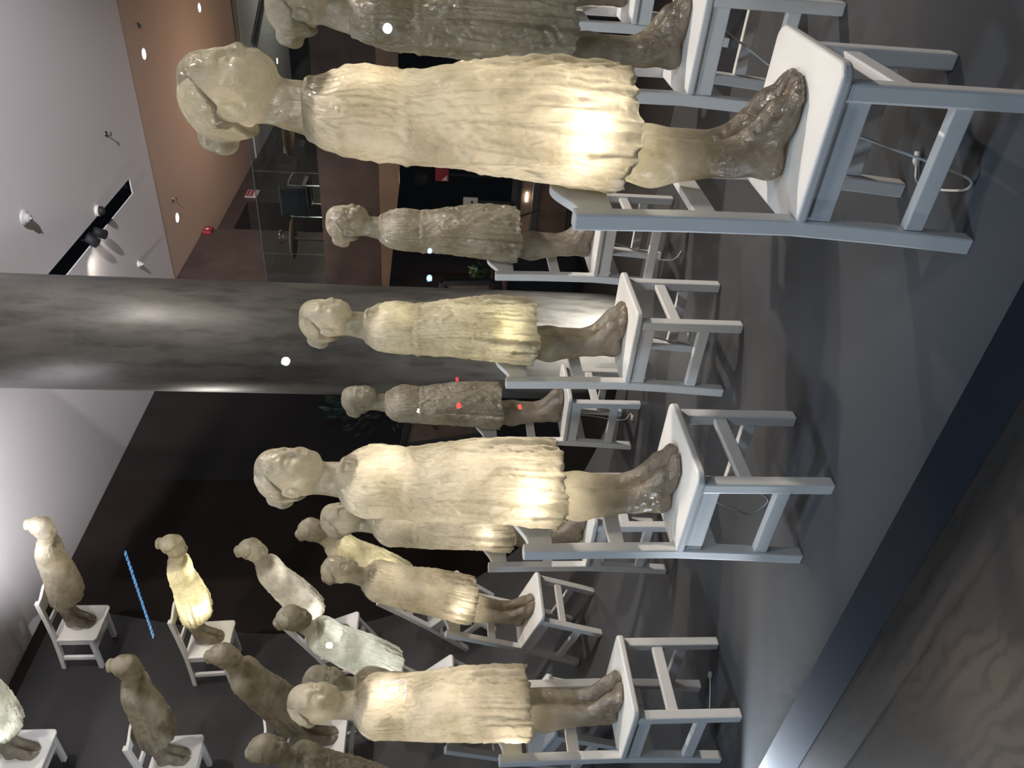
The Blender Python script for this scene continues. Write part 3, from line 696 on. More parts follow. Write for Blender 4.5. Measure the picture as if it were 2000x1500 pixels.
# name: (distance along the deck, Y, lamp power, lamp colour, lamp place, statue label, chair label)
WL = (1.0, 0.88, 0.72); YL = (1.0, 0.93, 0.62); CL = (0.93, 0.95, 1.0); BL = (0.80, 0.92, 1.0)
PLACES = {
 'A': (0.554, 1.734, 29, WL, (0.005, -0.080, 0.49), 'largest glowing statue, nearest the viewer, its bulb bright low at the hip', 'large white chair nearest the viewer, under the biggest glowing statue'),
 'B': (0.562, 2.711, 0, None, None, 'unlit grey statue cut by the frame, right behind the largest glowing statue', 'white chair right behind the nearest chair, under the unlit statue cut by the frame'),
 'C': (0.551, 3.667, 0, None, None, 'unlit statue of which only the feet show, behind the unlit statue at the frame edge', 'farthest white chair at the frame edge, behind two nearer chairs'),
 'D': (1.744, 3.623, 0, None, None, 'unlit grey statue before the brown mezzanine edge, between column and largest glowing statue', 'white chair under the unlit statue between the column and the largest statue'),
 'E': (1.763, 2.735, 12, YL, (0.040, -0.080, 0.50), 'greenish yellow glowing statue standing in front of the concrete column', 'white chair in front of the foot of the concrete column'),
 'F': (2.964, 3.729, 0, None, None, 'small unlit statue with pleated skirt overlapping the edge of the column', 'small white chair just beyond the edge of the column, under an unlit statue'),
 'G': (1.760, 1.813, 30, WL, (0.01, -0.075, 0.49), 'second largest glowing statue, in the front row beyond the largest one', 'second white chair of the front row, with a looped cable beneath'),
 'H': (5.600, 3.895, 18, YL, (0.02, -0.05, 0.62), 'glowing statue mostly hidden behind two others, its small bun and neck peeping out', 'white chair tilted on the deck just behind the leaning warm lit statue'),
 'I': (2.972, 2.751, 12, WL, (0.020, -0.080, 0.52), 'warm lit statue half hidden behind the second statue of the front row', 'white chair half hidden behind the second chair of the front row'),
 'J': (4.341, 3.074, 15, WL, (0.020, -0.080, 0.48), 'warm lit statue on the first leaning chair where the deck begins to rise', 'first leaning white chair where the deck begins to rise, warm lit statue on it'),
 'K': (6.925, 4.078, 24, CL, (0.030, -0.060, 0.48), 'pinkish white glowing statue leaning steeply before the black wall', 'steeply tilted white chair behind the bluish glowing statue'),
 'L': (5.690, 3.160, 34, BL, (0.0, -0.08, 0.48), 'bluish glowing statue with dull brown head, leaning, with a shiny spot on its chest', 'tilted white chair mostly hidden below the bluish glowing statue'),
 'M': (2.966, 1.740, 36, WL, (-0.080, -0.088, 0.43), 'third glowing statue of the front row, dazzling at its back hem', 'third white chair of the front row, where the deck is still flat'),
 'N': (4.348, 2.335, 0, None, None, 'unlit statue whose head and shoulder show behind the third front row statue', 'leaning white chair showing behind the third chair of the front row'),
 'O': (6.925, 3.150, 0, None, None, 'unlit brown statue leaning steeply, its head beside the chair of the dazzling yellow statue', 'steeply tilted white chair seen past the neck of the third front row statue'),
 'P': (5.700, 2.290, 0, None, None, 'unlit leaning statue cut off at the waist by the frame edge', 'tilted white chair carrying the statue that the frame cuts at the waist'),
 'Q': (8.369, 3.211, 0, None, None, 'unlit brown statue jutting from the upright deck, its chair cut by the frame edge', 'white chair cut by the frame edge, on the upright deck under a brown statue'),
 'R': (8.352, 4.304, 56, YL, (0.040, -0.050, 0.54), 'dazzling yellow statue jutting from the upright part of the deck', 'white chair fixed on the upright deck under the dazzling yellow statue'),
 'S': (9.568, 4.500, 0, None, None, 'unlit statue highest on the deck, close under the ceiling', 'white chair highest on the deck, close under the ceiling, with an unlit statue'),
 'T': (9.573, 3.297, 26, BL, (0.020, -0.070, 0.50), 'cool white glowing statue cut by the frame, highest at the ceiling corner', 'white chair cut by the frame under the cool white statue near the ceiling'),
}
ROT = {'A': 0.0, 'B': 0.03, 'D': -0.04, 'E': 0.02, 'F': -0.03, 'G': 0.02, 'M': 0.03, 'J': -0.05, 'K': 0.05, 'L': 0.04, 'O': -0.03, 'Q': 0.03, 'S': -0.02, 'R': 0.03}
chair0, statue0 = make_chair(), make_statue()
first = True
for key, (s, y, pw, colr, bpos, lab, clab) in PLACES.items():
    x, z, a = profile(s); nrm = Vector((math.sin(a), 0, math.cos(a)))
    ch = chair0 if first else copy_tree(chair0)
    st = statue0 if first else copy_tree(statue0)
    first = False
    ch.location = (x, y, z); ch.rotation_euler = (0, a, 0)
    st.location = Vector((x, y, z))+nrm*(SH+0.0005)+Vector((math.cos(a), 0, -math.sin(a)))*0.010
    st.rotation_euler = (Matrix.Rotation(a, 4, 'Y') @ Matrix.Rotation(ROT.get(key, 0), 4, 'Z')).to_euler()
    tag(ch, clab, 'chair', 'white chairs standing on the curved deck')
    tag(st, lab, 'statue', 'resin statues standing on the chairs')
statues = [o for o in COL.objects if o.get('category') == 'statue']
for st, (key, (s, y, pw, colr, bpos, lab, clab)) in zip(statues, PLACES.items()):
    if not pw: continue
    glow = {'A': 0.007, 'G': 0.006, 'M': 0.004, 'E': 0.005, 'I': 0.003, 'J': 0.002, 'K': 0.003, 'R': 0.002}.get(key)
    inside = [((0.005, 0.0, 1.245), pw*glow)] if glow else []  # added light in the head, where no bulb sits, to make it glow
    inside += [((-0.074, -0.040, 0.34), pw*0.006), ((-0.074, 0.040, 0.34), pw*0.006)] if key in 'AGJ' else []  # added lights in both legs, no bulbs there, so the calves glow
    for (bx, by, bz), e in inside+[(bpos, pw*0.095), ((-0.020, 0.0, 0.68), pw*0.06), ((-0.015, 0.0, 0.95), pw*0.085)]:  # only bpos is the dress bulb; the torso lights are added for even glow
        b = obj('bulb', ME_BULB, None, st); b.location = (bx, by, bz); b['label'] = 'inner light of the hollow statue, dress bulb and added glow lights alike'
        ld = bpy.data.lights.new('bulb_and_fill_light', 'POINT'); ld.energy = e; ld.color = colr; ld.shadow_soft_size = 0.02
        lo = bpy.data.objects.new('bulb_and_fill_light', ld); COL.objects.link(lo); lo.parent = b; lo.location = (0, 0, 0)

# ------------------------------------------------------------------ cables under the chairs
def cable(key, pts, lab, plug=True):
    s, y = PLACES[key][0], PLACES[key][1]; x, z, a = profile(s)
    t = empty('power_cord', (x, y, z), (0, a, 0))
    bm = bmesh.new(); add_tube(bm, catmull(pts, 10), 0.0035, 6); o = obj('cord', bm, M_CABLE, t); smooth(o.data)
    if plug:
        p = Vector(pts[-1]); bm = bmesh.new(); add_tube(bm, [p, p+Vector((0.012, 0.006, 0.002)), p+Vector((0.035, 0.012, 0.003))], [0.005, 0.010, 0.009], 8); o = obj('plug', bm, M_CABLE, t); smooth(o.data)
    tag(t, lab, 'cable', 'lamp cords below the chairs'); return t
cable('A', [(0.02, -0.06, SH-0.03), (0.03, -0.05, 0.33), (0.0, -0.06, 0.20), (-0.02, -0.10, 0.10), (-0.04, -0.12, 0.03), (-0.08, -0.08, 0.004), (-0.12, 0.02, 0.004), (-0.13, 0.09, 0.012), (-0.10, 0.12, 0.012)], 'white cord hanging below the nearest chair and coiled by its leg')
cable('G', [(-0.06, 0.02, SH-0.03), (-0.06, 0.0, 0.34), (-0.10, -0.02, 0.22), (-0.13, -0.02, 0.14), (-0.08, -0.01, 0.09), (-0.03, -0.02, 0.13), (-0.02, 0.0, 0.18)], 'white cord looped below the second front row chair')
cable('M', [(-0.10, 0.04, SH-0.03), (-0.11, 0.02, 0.25), (-0.15, -0.02, 0.10), (-0.16, -0.02, 0.02), (-0.10, 0.05, 0.004), (-0.02, 0.10, 0.008)], 'white cord trailing below the third front row chair')
cable('E', [(-0.02, 0.0, SH-0.03), (-0.02, 0.0, 0.30), (-0.05, 0.0, 0.18), (-0.07, 0.02, 0.10), (-0.05, 0.03, 0.13)], 'short cord dangling below the chair before the column')
cable('B', [(0.05, 0.0, SH-0.03), (0.06, -0.02, 0.36), (0.02, -0.05, 0.28), (-0.04, -0.08, 0.17), (-0.08, -0.10, 0.10)], 'cord hanging below the chair behind the nearest one', False)
cable('F', [(-0.06, 0.0, SH-0.03), (-0.08, 0.0, 0.22), (-0.12, 0.02, 0.10), (-0.10, 0.0, 0.02), (-0.02, -0.04, 0.004), (-0.03, -0.10, 0.004)], 'cord below the small chair at the edge of the column')
cable('D', [(0.0, -0.03, SH-0.03), (-0.02, -0.05, 0.28), (-0.06, -0.10, 0.12), (-0.04, -0.14, 0.03), (0.02, -0.16, 0.004)], 'thin cord below the chair between column and largest statue', False)

# ------------------------------------------------------------------ ceiling fittings
def downlight(x, y, z, lab):
    t = empty('downlight', (x, y, z))
    bm = bmesh.new(); add_lathe(bm, [(0.062, 0.0), (0.075, -0.004), (0.082, -0.004), (0.082, 0.0)], 28); smooth(obj('trim_ring', bm, M_CEIL, t).data)
    bm = bmesh.new(); add_lathe(bm, [(0.001, -0.001), (0.062, -0.001)], 28); obj('lens', bm, M_LAMPON, t)
    tag(t, lab, 'ceiling light', 'recessed downlights in the tan ceiling')
downlight(-2.86, 10.71, CEIL+0.004, 'round lit downlight in the warm-toned ceiling, near its edge above the largest head')
downlight(-2.85, 13.49, CEIL+0.004, 'round lit downlight in the warm-toned ceiling, closest to the frame edge')
downlight(-5.15, 10.75, CEIL+0.004, 'round lit downlight in the warm-toned ceiling beside the brown wall')
downlight(-5.04, 19.0, CEIL-0.021, 'small lit downlight in the far hall ceiling')
def sprinkler(x, y, z, lab):
    t = empty('sprinkler', (x, y, z))
    bm = bmesh.new(); add_lathe(bm, [(0.034, 0.0), (0.030, -0.010), (0.010, -0.014), (0.008, -0.045), (0.004, -0.05)], 16); smooth(obj('stem', bm, M_STEEL, t).data)
    bm = bmesh.new(); add_lathe(bm, [(0.001, -0.052), (0.026, -0.052), (0.026, -0.056), (0.001, -0.056)], 16); obj('deflector', bm, M_STEEL, t)
    tag(t, lab, 'sprinkler', 'sprinkler heads in the ceilings')
sprinkler(-3.31, 9.01, CEIL, 'small dark sprinkler head in the white ceiling')
sprinkler(-4.85, 10.71, CEIL+0.005, 'small sprinkler head in the warm-toned ceiling beside the downlight by the wall')
sprinkler(-2.52, 10.72, CEIL+0.005, 'small sprinkler head in the warm-toned ceiling beside the downlight near its edge')
def detector(x, y, r, lab):
    t = empty('smoke_detector', (x, y, CEIL))
    bm = bmesh.new(); add_lathe(bm, [(r, 0.0), (r, -0.012), (r*0.9, -0.02), (r*0.62, -0.028), (r*0.55, -0.05), (r*0.2, -0.058), (0.001, -0.058)], 24); smooth(obj('housing', bm, M_GREY, t).data)
    bm = bmesh.new(); add_lathe(bm, [(r*0.16, -0.052), (r*0.14, -0.064), (0.001, -0.068)], 12); smooth(obj('lens', bm, M_PAPER, t).data)
    tag(t, lab, 'smoke detector')
detector(-3.35, 6.85, 0.075, 'pale round smoke detector in the white ceiling')
detector(-5.0, 9.05, 0.045, 'small round detector in the white ceiling close to the column')
t = empty('dome_camera', (-3.93, 8.30, CEIL))
bm = bmesh.new(); add_lathe(bm, [(0.062, 0.0), (0.062, -0.03), (0.055, -0.035)], 24); smooth(obj('base', bm, M_PAPER, t).data)
bm = bmesh.new(); add_lathe(bm, [(0.052, -0.034), (0.048, -0.065), (0.030, -0.085), (0.001, -0.092)], 24); smooth(obj('dome', bm, M_BLACK, t).data)
tag(t, 'small dome camera beside the black track slot in the ceiling', 'security camera')
def track_head(x, y, tx, ty, lab, power):
    t = empty('track_spotlight', (x, y, CEIL+0.02))
    bm = bmesh.new(); add_tube(bm, [(0, 0, 0.06), (0, 0, -0.02)], 0.012, 10); obj('stem', bm, M_BLACK, t)
    d = Vector((tx, ty, -0.55)).normalized()
    bm = bmesh.new(); p = Vector((0, 0, -0.045)); add_tube(bm, [p-d*0.07, p-d*0.065, p+d*0.07], [0.03, 0.05, 0.055], 20, True); smooth(obj('can', bm, M_BLACK, t).data)
    bm = bmesh.new(); q = p+d*0.071; add_tube(bm, [q, q+d*0.002], [0.045, 0.045], 20, True); obj('lens', bm, M_LAMPON, t)
    tag(t, lab, 'spotlight', 'spotlights on the ceiling track')
track_head(-4.12, 7.95, -0.6, 0.25, 'black spotlight can on the ceiling track beside the bright ceiling patch', 0)
track_head(-4.14, 8.17, -0.5, 0.5, 'black spotlight can on the ceiling track, second from the column', 0)
spot('track_spill', (-4.24, 7.75, CEIL-0.14), (-5.4, 8.5, CEIL), 5.5, (1.0, 0.88, 0.74), 120, 1.0, 0.03)

# ------------------------------------------------------------------ mezzanine behind
bm = bmesh.new(); add_box(bm, (-6.18, 10.16, 2.10), (5.5, 20.6, 2.855)); struct('floor_mezzanine', bm, M_FASCIABROWN)
bm = bmesh.new(); add_box(bm, (-5.86, 10.10, 2.06), (5.5, 10.17, 2.86)); struct('trim_1', bm, M_FASCIABROWN)
bm = bmesh.new(); add_prism(bm, [(-5.86, 1.95), (-4.2, 1.78), (5.5, 1.77), (5.5, 2.065), (-5.86, 2.05)], 1, 10.06, 10.17); struct('trim_2', bm, M_WOODLIGHT)
# glass railing in separate panes
xs = [-5.84, -5.335, -4.11, -2.9, -1.7, -0.5, 0.7]
rail = empty('glass_railing', (-3.0, 10.115, 2.86))
for i in range(len(xs)-1):
    bm = bmesh.new(); add_box(bm, (xs[i]+0.004+3.0, -0.006, 0.0), (xs[i+1]-0.004+3.0, 0.006, 0.86+0.001*i)); obj('pane', bm, M_RAILGLASS, rail)
bm = bmesh.new(); add_box(bm, (xs[0]+3.0, -0.009, 0.861), (xs[-1]+3.0, 0.009, 0.872)); obj('top_edge', bm, M_GLASSEDGE, rail)
for x in xs[1:-1]:
    bm = bmesh.new(); add_box(bm, (x+3.0-0.0035, -0.007, 0.0), (x+3.0+0.0035, 0.007, 0.86)); obj('joint', bm, M_GLASSEDGE, rail)
tag(rail, 'glass railing along the edge of the mezzanine floor', 'railing')
# armchair
t = empty('armchair', (-5.02, 11.3, 2.856))
bm = bmesh.new(); add_box(bm, (-0.26, -0.30, 0.40), (0.26, 0.22, 0.48), 0.02, 3); obj('seat', bm, M_NEARBLACK, t)
bm = bmesh.new(); add_bar(bm, (0, -0.28, 0.40), (0, -0.34, 0.80), 0.50, 0.07, 0.02, (1, 0, 0), 3); obj('backrest', bm, M_NEARBLACK, t)
for sx in (-1, 1):
    bm = bmesh.new(); add_tube(bm, catmull([(sx*0.29, -0.30, 0.02), (sx*0.29, -0.32, 0.58), (sx*0.29, -0.26, 0.67), (sx*0.29, 0.16, 0.67), (sx*0.29, 0.24, 0.60), (sx*0.29, 0.24, 0.02)], 6), 0.013, 10); smooth(obj('arm', bm, M_CHROME, t).data)
bm = bmesh.new(); add_bar(bm, (-0.27, -0.345, 0.805), (0.27, -0.345, 0.805), 0.015, 0.015, 0.003, (0, 1, 0)); obj('top_bar', bm, M_CHROME, t)
for yy in (-0.30, 0.24):
    bm = bmesh.new(); add_bar(bm, (-0.29, yy, 0.38), (0.29, yy, 0.38), 0.022, 0.022, 0.003, (0, 1, 0)); obj('cross_bar', bm, M_CHROME, t)
t.scale = (0.86, 0.86, 0.92); t.location = (-4.93, 11.3, 2.856)
tag(t, 'black armchair with chrome arms behind the glass railing', 'armchair')
def table(x, y, r, lab):
    t = empty('round_table', (x, y, 2.856))
    bm = bmesh.new(); add_lathe(bm, [(0.001, 0.545), (r, 0.545), (r+0.008, 0.558), (r, 0.570), (0.001, 0.570)], 40); smooth(obj('tabletop', bm, M_WOODLIGHT, t).data)
    bm = bmesh.new(); add_lathe(bm, [(0.16, 0.0), (0.16, 0.02), (0.035, 0.04), (0.03, 0.545)], 20); obj('pedestal', bm, M_WOOD, t)
    tag(t, lab, 'table', 'round tables on the mezzanine')
table(-5.42, 10.78, 0.30, 'round wooden table carrying a glass bowl behind the railing')
table(-3.85, 11.2, 0.42, 'round wooden table on the far side of the black armchair')
bm = bmesh.new(); add_lathe(bm, [(0.001, 0.0), (0.05, 0.0), (0.055, 0.008), (0.015, 0.02), (0.012, 0.07), (0.06, 0.09), (0.10, 0.15), (0.105, 0.19), (0.099, 0.19), (0.093, 0.15), (0.055, 0.098), (0.001, 0.085)], 28)
o = obj('glass_bowl', bm, glass_material('bowl_glass', (0.9, 0.92, 0.92), 0.40, 0.04)); smooth(o.data); o.location = (-5.40, 10.78, 3.4262)
tag(o, 'footed glass bowl standing on the round table behind the railing', 'bowl')
bm = bmesh.new(); add_box(bm, (-0.05, -0.04, 0), (0.05, 0.04, 0.09), 0.004)
o = obj('napkin_box', bm, M_PAPER); o.location = (-4.22, 11.25, 3.427); tag(o, 'small white box on the table beside the armchair', 'box')
# sign on the back wall
t = empty('wall_sign', (-6.175, 14.05, 4.75))
bm = bmesh.new(); add_box(bm, (0, -0.17, -0.11), (0.015, 0.17, 0.11), 0.003); obj('panel', bm, M_PAPER, t)
bm = bmesh.new(); add_box(bm, (0.0151, -0.15, -0.02), (0.017, 0.15, 0.095)); obj('red_field', bm, M_RED, t)
bm = bmesh.new()
for k in range(5): add_box(bm, (0.0172, -0.13+0.055*k, 0.01), (0.0185, -0.13+0.055*k+0.036, 0.022)); add_box(bm, (0.0172, -0.13+0.055*k, 0.01), (0.0185, -0.13+0.055*k+0.010, 0.065)); 
obj('lettering', bm, M_PAPER, t)
tag(t, 'white and red wall sign high on the brown wall', 'sign')
t = empty('exit_sign', (-5.855, 11.76, 4.97))
bm = bmesh.new(); add_box(bm, (0, -0.10, -0.07), (0.05, 0.10, 0.055), 0.006); obj('housing', bm, M_RED, t)
bm = bmesh.new(); add_box(bm, (0.0501, -0.03, -0.02), (0.052, 0.03, 0.025)); obj('pictogram', bm, M_PAPER, t)
tag(t, 'small red sign box on the wall corner under the ceiling', 'sign')
# pipe and beam in the far hall ceiling
bm = bmesh.new(); add_tube(bm, [(-4.2, 16.4, CEIL-0.10), (-2.6, 19.8, CEIL-0.10)], 0.05, 10); o = obj('ceiling_pipe', bm, M_BLACK); tag(o, 'dark pipe running under the far hall ceiling', 'pipe')

# ------------------------------------------------------------------ cafe floor under the mezzanine
bm = bmesh.new(); add_box(bm, (-6.18, 13.4, LOW), (5.5, 13.6, 2.1)); struct('wall_cafe', bm, M_BLACKWALL)
def rect_board(name, corners, th, mt, parent=None):
    bm = bmesh.new(); a = [Vector(p) for p in corners]; n = (a[1]-a[0]).cross(a[3]-a[0]).normalized()*th
    v = [bm.verts.new(p) for p in a]+[bm.verts.new(p+n) for p in a]
    for f in ((0,1,2,3), (7,6,5,4), (0,4,5,1), (1,5,6,2), (2,6,7,3), (3,7,4,0)): bm.faces.new([v[i] for i in f])
    bmesh.ops.recalc_face_normals(bm, faces=bm.faces); return obj(name, bm, mt, parent)
# framed wooden board leaning askew behind the column
TL, TR, BR, BL_ = Vector((-5.32, 6.0, 1.56)), Vector((-3.38, 6.0, 1.19)), Vector((-3.36, 6.0, 0.76)), Vector((-5.12, 6.0, 0.62))
t = empty('framed_board', (-4.3, 6.0, LOW))
def loc(p): return (p-Vector((-4.3, 6.0, LOW)))
cx = (TL+TR+BR+BL_)/4
ins = [p+(cx-p)*0.055 for p in (TL, TR, BR, BL_)]
rect_board('board', [loc(p)+Vector((0, -0.012, 0)) for p in (TL, TR, BR, BL_)], 0.03, plain('weathered_wood', (0.115, 0.078, 0.060), 0.7, noise=0.3, nscale=5), t)
bm = bmesh.new(); P4 = [TL, TR, BR, BL_]
for i in range(4):
    a, b = loc(P4[i]), loc(P4[(i+1) % 4]); add_bar(bm, a+Vector((0, -0.01, 0)), b+Vector((0, -0.01, 0)), 0.06, 0.05, 0.004, (0, 1, 0))
obj('frame', bm, M_BLACK, t)
bm = bmesh.new()
for ox in (0.0, 1.35):
    c0 = loc(TL)+Vector((0.35+ox, -0.052, -0.30-0.14*ox)); add_bar(bm, c0+Vector((-0.10, 0, -0.05)), c0+Vector((0.02, 0, 0.03)), 0.008, 0.022, 0, (0, 1, 0)); add_bar(bm, c0+Vector((0.02, 0, 0.03)), c0+Vector((0.08, 0, -0.06)), 0.008, 0.022, 0, (0, 1, 0))
obj('brush_mark', bm, M_BLACK, t)
for x, zt in ((-5.0, 0.66), (-3.55, 0.78)):
    bm = bmesh.new(); add_bar(bm, (x+4.3, 0.03, 0.0), (x+4.3, 0.03, zt-LOW), 0.05, 0.05, 0.004); obj('stand', bm, M_BLACK, t)
tag(t, 'framed wooden board with dark brush marks, askew behind the column', 'sign board')
# flower pot on a plinth
rng = random.Random(3)
t = empty('plinth', (-3.62, 6.6, LOW)); bm = bmesh.new(); add_box(bm, (-0.16, -0.16, 0), (0.16, 0.16, 0.72), 0.006); obj('body', bm, M_BLACK, t)
bm = bmesh.new(); add_box(bm, (-0.18, -0.18, 0.72), (0.18, 0.18, 0.745), 0.004); obj('top', bm, M_WOOD, t); tag(t, 'dark plinth behind the column carrying the flowers', 'stand')
t = empty('flower_pot', (-3.58, 6.55, LOW+0.7452)); bm = bmesh.new(); add_lathe(bm, [(0.001, 0), (0.07, 0), (0.09, 0.13), (0.095, 0.14), (0.082, 0.14), (0.078, 0.11), (0.001, 0.11)], 20); smooth(obj('pot', bm, M_WOOD, t).data)
def leaf(bm, base, d, ln, wd):
    d = d.normalized(); s_ = d.cross(Vector((0.2, 0.1, 1))).normalized(); pts = [base]; L = []; Rr = []
    nn_ = d.cross(s_)
    for k in range(5):
        tt = k/4; p = base+d*ln*tt+nn_*(-0.25*ln*tt*tt); wv = wd*math.sin(math.pi*min(0.98, tt*0.92+0.06))
        L.append(bm.verts.new(p+s_*wv)); Rr.append(bm.verts.new(p-s_*wv))
    for k in range(4): bm.faces.new((L[k], L[k+1], Rr[k+1], Rr[k]))
bm = bmesh.new(); bf = bmesh.new()
for k in range(46):
    d = Vector((rng.uniform(-1, 1), rng.uniform(-1, 1), rng.uniform(0.3, 1.4))); leaf(bm, Vector((rng.uniform(-.03, .03), rng.uniform(-.03, .03), 0.11+rng.uniform(0, .14))), d, rng.uniform(0.08, 0.16), 0.016)
for k in range(7):
    p = Vector((rng.uniform(-.10, .10), rng.uniform(-.10, .06), 0.26+rng.uniform(-.03, .10)))
    for j in range(6):
        a = j*math.pi/3; leaf(bf, p, Vector((math.cos(a), math.sin(a), 0.5)), 0.032, 0.012)
o = obj('foliage', bm, M_LEAF, t); o['kind'] = 'stuff'; obj('blossom', bf, M_PETAL, t)
tag(t, 'white flowers with green leaves in a pot beside the column', 'plant')
# dim shrub before the black wall, seen beyond the small unlit statue
t = empty('potted_shrub', (-5.75, 7.2, LOW)); bm = bmesh.new(); add_lathe(bm, [(0.001, 0), (0.17, 0), (0.24, 0.40), (0.20, 0.40), (0.001, 0.36)], 20); obj('pot', bm, M_BLACK, t)
bm = bmesh.new(); add_tube(bm, [(0, 0, 0.36), (0.03, 0, 1.2), (0, 0.02, 2.1)], 0.025, 8); obj('stem', bm, M_WOOD, t)
bm = bmesh.new()
for k in range(420):
    u, v, q = rng.uniform(-1, 1), rng.uniform(-1, 1), rng.uniform(-1, 1)
    if u*u+v*v+q*q > 1: continue
    leaf(bm, Vector((u*0.42, v*0.42, 2.15+q*0.55)), Vector((u+rng.uniform(-.6, .6), v+rng.uniform(-.6, .6), q+rng.uniform(-.2, .8))), rng.uniform(0.09, 0.17), 0.02)
o = obj('foliage', bm, plain('dark_leaf', (0.02, 0.05, 0.035), 0.5), t); o['kind'] = 'stuff'
tag(t, 'dim dark green shrub before the black wall', 'plant')
# display cabinet seen between the legs
t = empty('display_cabinet', (-3.45, 8.0, LOW))
bm = bmesh.new(); add_box(bm, (-0.85, -0.25, 0.0), (1.05, 0.25, 0.32), 0.005); obj('base', bm, M_WOOD, t)
bm = bmesh.new(); add_box(bm, (-0.85, -0.27, 0.32), (1.05, 0.27, 0.40), 0.004); obj('steel_band', bm, M_STEEL, t)
bm = bmesh.new(); add_box(bm, (-0.85, -0.24, 0.40), (1.05, 0.24, 0.52), 0.002); obj('shelf_back', bm, M_WOODLIGHT, t)
bm = bmesh.new(); add_box(bm, (-0.87, -0.28, 0.53), (1.07, 0.28, 0.57), 0.004); obj('top', bm, M_BLACK, t)
for x in (-0.55, -0.1, 0.35, 0.8):
    bm = bmesh.new(); add_bar(bm, (x, -0.27, 0.57), (x+0.12, -0.28, 0.33), 0.012, 0.012, 0); obj('wire_leg', bm, M_BLACK, t)
for x in (-0.4, 0.15, 0.6):
    bm = bmesh.new(); add_box(bm, (x-0.05, -0.255, 0.45), (x+0.05, -0.245, 0.465)); obj('shelf_lamp', bm, M_LAMPON, t)
tag(t, 'low wooden display cabinet with steel band, lit shelf and black top', 'cabinet')
t = empty('menu_card', (-3.50, 8.0, LOW+0.5702)); bm = bmesh.new(); add_box(bm, (-0.035, -0.012, 0.0), (0.035, 0.012, 0.40), 0.003); obj('post', bm, M_BLACK, t)
bm = bmesh.new(); add_box(bm, (-0.07, -0.02, 0.40), (0.07, -0.012, 0.56)); obj('card', bm, M_PAPER, t); bm = bmesh.new(); add_box(bm, (0.0, -0.0215, 0.45), (0.03, -0.0202, 0.475)); obj('print', bm, M_BLACK, t)
tag(t, 'small pale card on a black post on the display cabinet', 'card')
t = empty('fire_sign', (-3.98, 10.0, LOW)); bm = bmesh.new(); add_tube(bm, [(0, 0, 0), (0, 0, 1.30)], 0.02, 8); obj('post', bm, M_BLACK, t)
bm = bmesh.new(); add_box(bm, (-0.09, -0.035, 1.27), (0.09, -0.02, 1.45), 0.003); obj('panel', bm, M_RED, t)
bm = bmesh.new(); add_prism(bm, [(-0.08, 1.29), (0.0, 1.29), (-0.08, 1.37)], 1, -0.037, -0.0352); obj('white_mark', bm, M_PAPER, t)
tag(t, 'small red sign on a post in the dark room behind the largest statue', 'sign')

# ------------------------------------------------------------------ street side, behind the viewer: lamps mirrored in the window
def emit(name, col, st): return plain(name, (0.05, 0.05, 0.05), 0.5, emit=col, estr=st)
WIN = 1.19
def street(x, yv, z): return (x, 2*WIN-yv, z)
t = empty('led_strip', street(-5.21, 4.0, 3.53)); bm = bmesh.new(); add_box(bm, (-0.53, -0.02, -0.02), (0.53, 0.0, 0.02)); obj('housing', bm, M_BLACK, t)
mb = emit('blue_led', (0.22, 0.52, 1.0), 22)
for k in range(20):
    bm = bmesh.new(); add_box(bm, (-0.52+0.054*k, 0.0002, -0.003), (-0.52+0.054*k+0.036, 0.006, 0.003)); obj('led', bm, mb, t)
tag(t, 'dashed blue light strip on the street, mirrored in the window', 'light strip')
def street_lamp(name, x, z, r, col, st, lab, cat='lamp', yv=4.0):
    t = empty(name, street(x, yv, z))
    bm = bmesh.new(); add_tube(bm, [(0, -0.06, 0), (0, 0, 0)], [r*1.1, r*1.1], 16); obj('housing', bm, M_BLACK, t)
    bm = bmesh.new(); add_tube(bm, [(0, 0.0005, 0), (0, 0.004, 0)], [r, r], 16); obj('lens', bm, emit(name+'_lens', col, st), t)
    bm = bmesh.new(); add_tube(bm, [(0, -0.05, 0), (0, -0.05, LOW-z)], 0.012, 6); obj('post', bm, M_BLACK, t)
    tag(t, lab, cat, 'street lamps mirrored in the window')
street_lamp('street_floodlight', -0.88, 1.51, 0.022, (0.75, 0.9, 1.0), 70, 'bright bluish lamp mirrored over the unlit statue at the frame edge')
street_lamp('street_floodlight', -2.87, 2.18, 0.026, (0.75, 0.95, 1.0), 60, 'bright lamp mirrored on the concrete column')
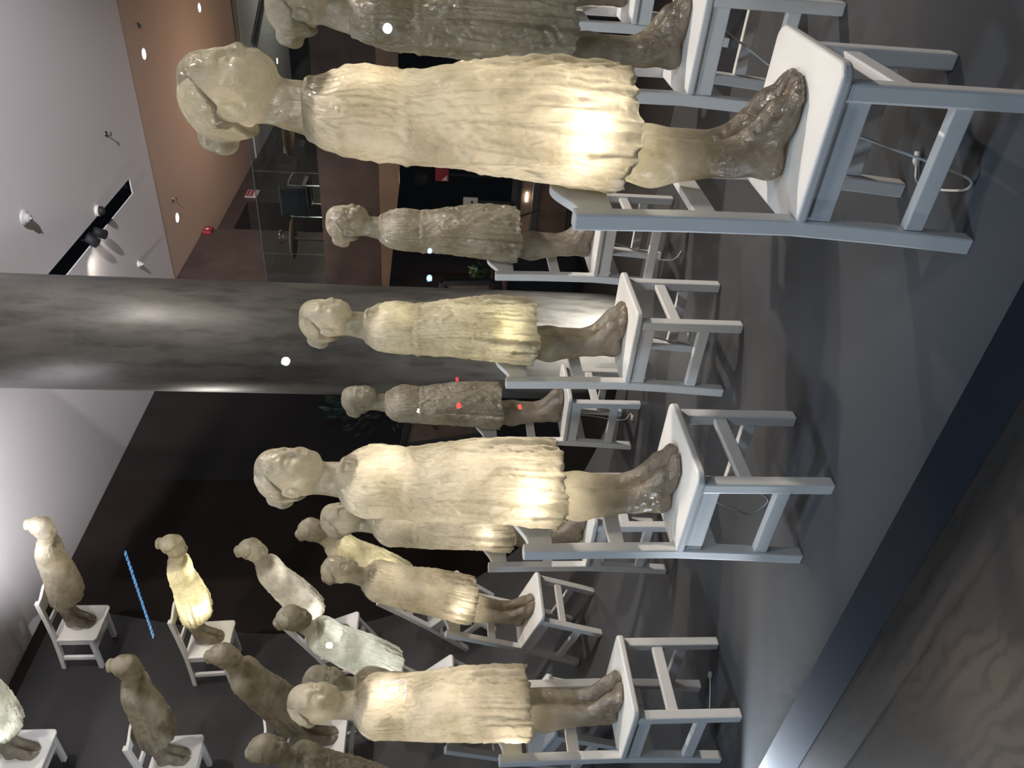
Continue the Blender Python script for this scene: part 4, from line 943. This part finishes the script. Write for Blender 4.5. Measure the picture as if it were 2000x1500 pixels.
street_lamp('street_floodlight', -5.88, 2.10, 0.030, (0.9, 0.95, 1.0), 60, 'white lamp mirrored on the chest of the bluish statue')
street_lamp('tail_lamp', -3.20, 1.08, 0.016, (1.0, 0.02, 0.03), 40, 'red lamp mirrored on the skirt of the small unlit statue', 'lamp')
street_lamp('tail_lamp', -3.20, 0.67, 0.013, (1.0, 0.04, 0.03), 34, 'red lamp mirrored on the legs of the small unlit statue', 'lamp')
street_lamp('tail_lamp', -2.98, 1.10, 0.011, (1.0, 0.02, 0.03), 34, 'red lamp mirrored at the upper skirt edge of the small unlit statue', 'lamp')
street_lamp('shop_lamp', -2.06, 1.29, 0.013, (0.35, 0.6, 1.0), 50, 'blue lamp mirrored on the back of the unlit statue before the mezzanine')
street_lamp('shop_lamp', -2.24, 1.29, 0.016, (0.35, 0.65, 1.0), 55, 'blue lamp mirrored beside the column')
street_lamp('shop_lamp', -3.25, 1.35, 0.009, (1, 1, 1), 40, 'tiny white lamp mirrored at the waist of the small unlit statue')
t = empty('street_sign', street(-6.57, 4.0, 1.56)); ms = emit('sign_blue', (0.35, 0.45, 1.0), 6)
bm = bmesh.new(); add_box(bm, (-0.16, -0.03, -0.13), (0.16, 0.0, 0.13)); obj('housing', bm, M_BLACK, t)
bm = bmesh.new()
for lo, hi in (((-0.13, -0.12), (0.13, -0.107)), ((-0.13, 0.107), (0.13, 0.12)), ((-0.13, -0.12), (-0.117, 0.12)), ((0.117, -0.12), (0.13, 0.12))): add_box(bm, (lo[0], 0.0003, lo[1]), (hi[0], 0.004, hi[1]))
obj('border', bm, ms, t)
bm = bmesh.new(); add_box(bm, (-0.09, 0.0003, -0.045), (0.07, 0.004, -0.03)); add_box(bm, (-0.03, 0.0003, -0.03), (0.02, 0.004, 0.03)); add_box(bm, (-0.02, 0.0003, 0.03), (0.005, 0.004, 0.05)); obj('symbol', bm, ms, t)
bm = bmesh.new(); add_tube(bm, [(0, -0.02, -0.13), (0, -0.02, LOW-1.56)], 0.012, 6); obj('post', bm, M_BLACK, t)
tag(t, 'blue outlined square street sign mirrored on the third front row statue', 'sign')
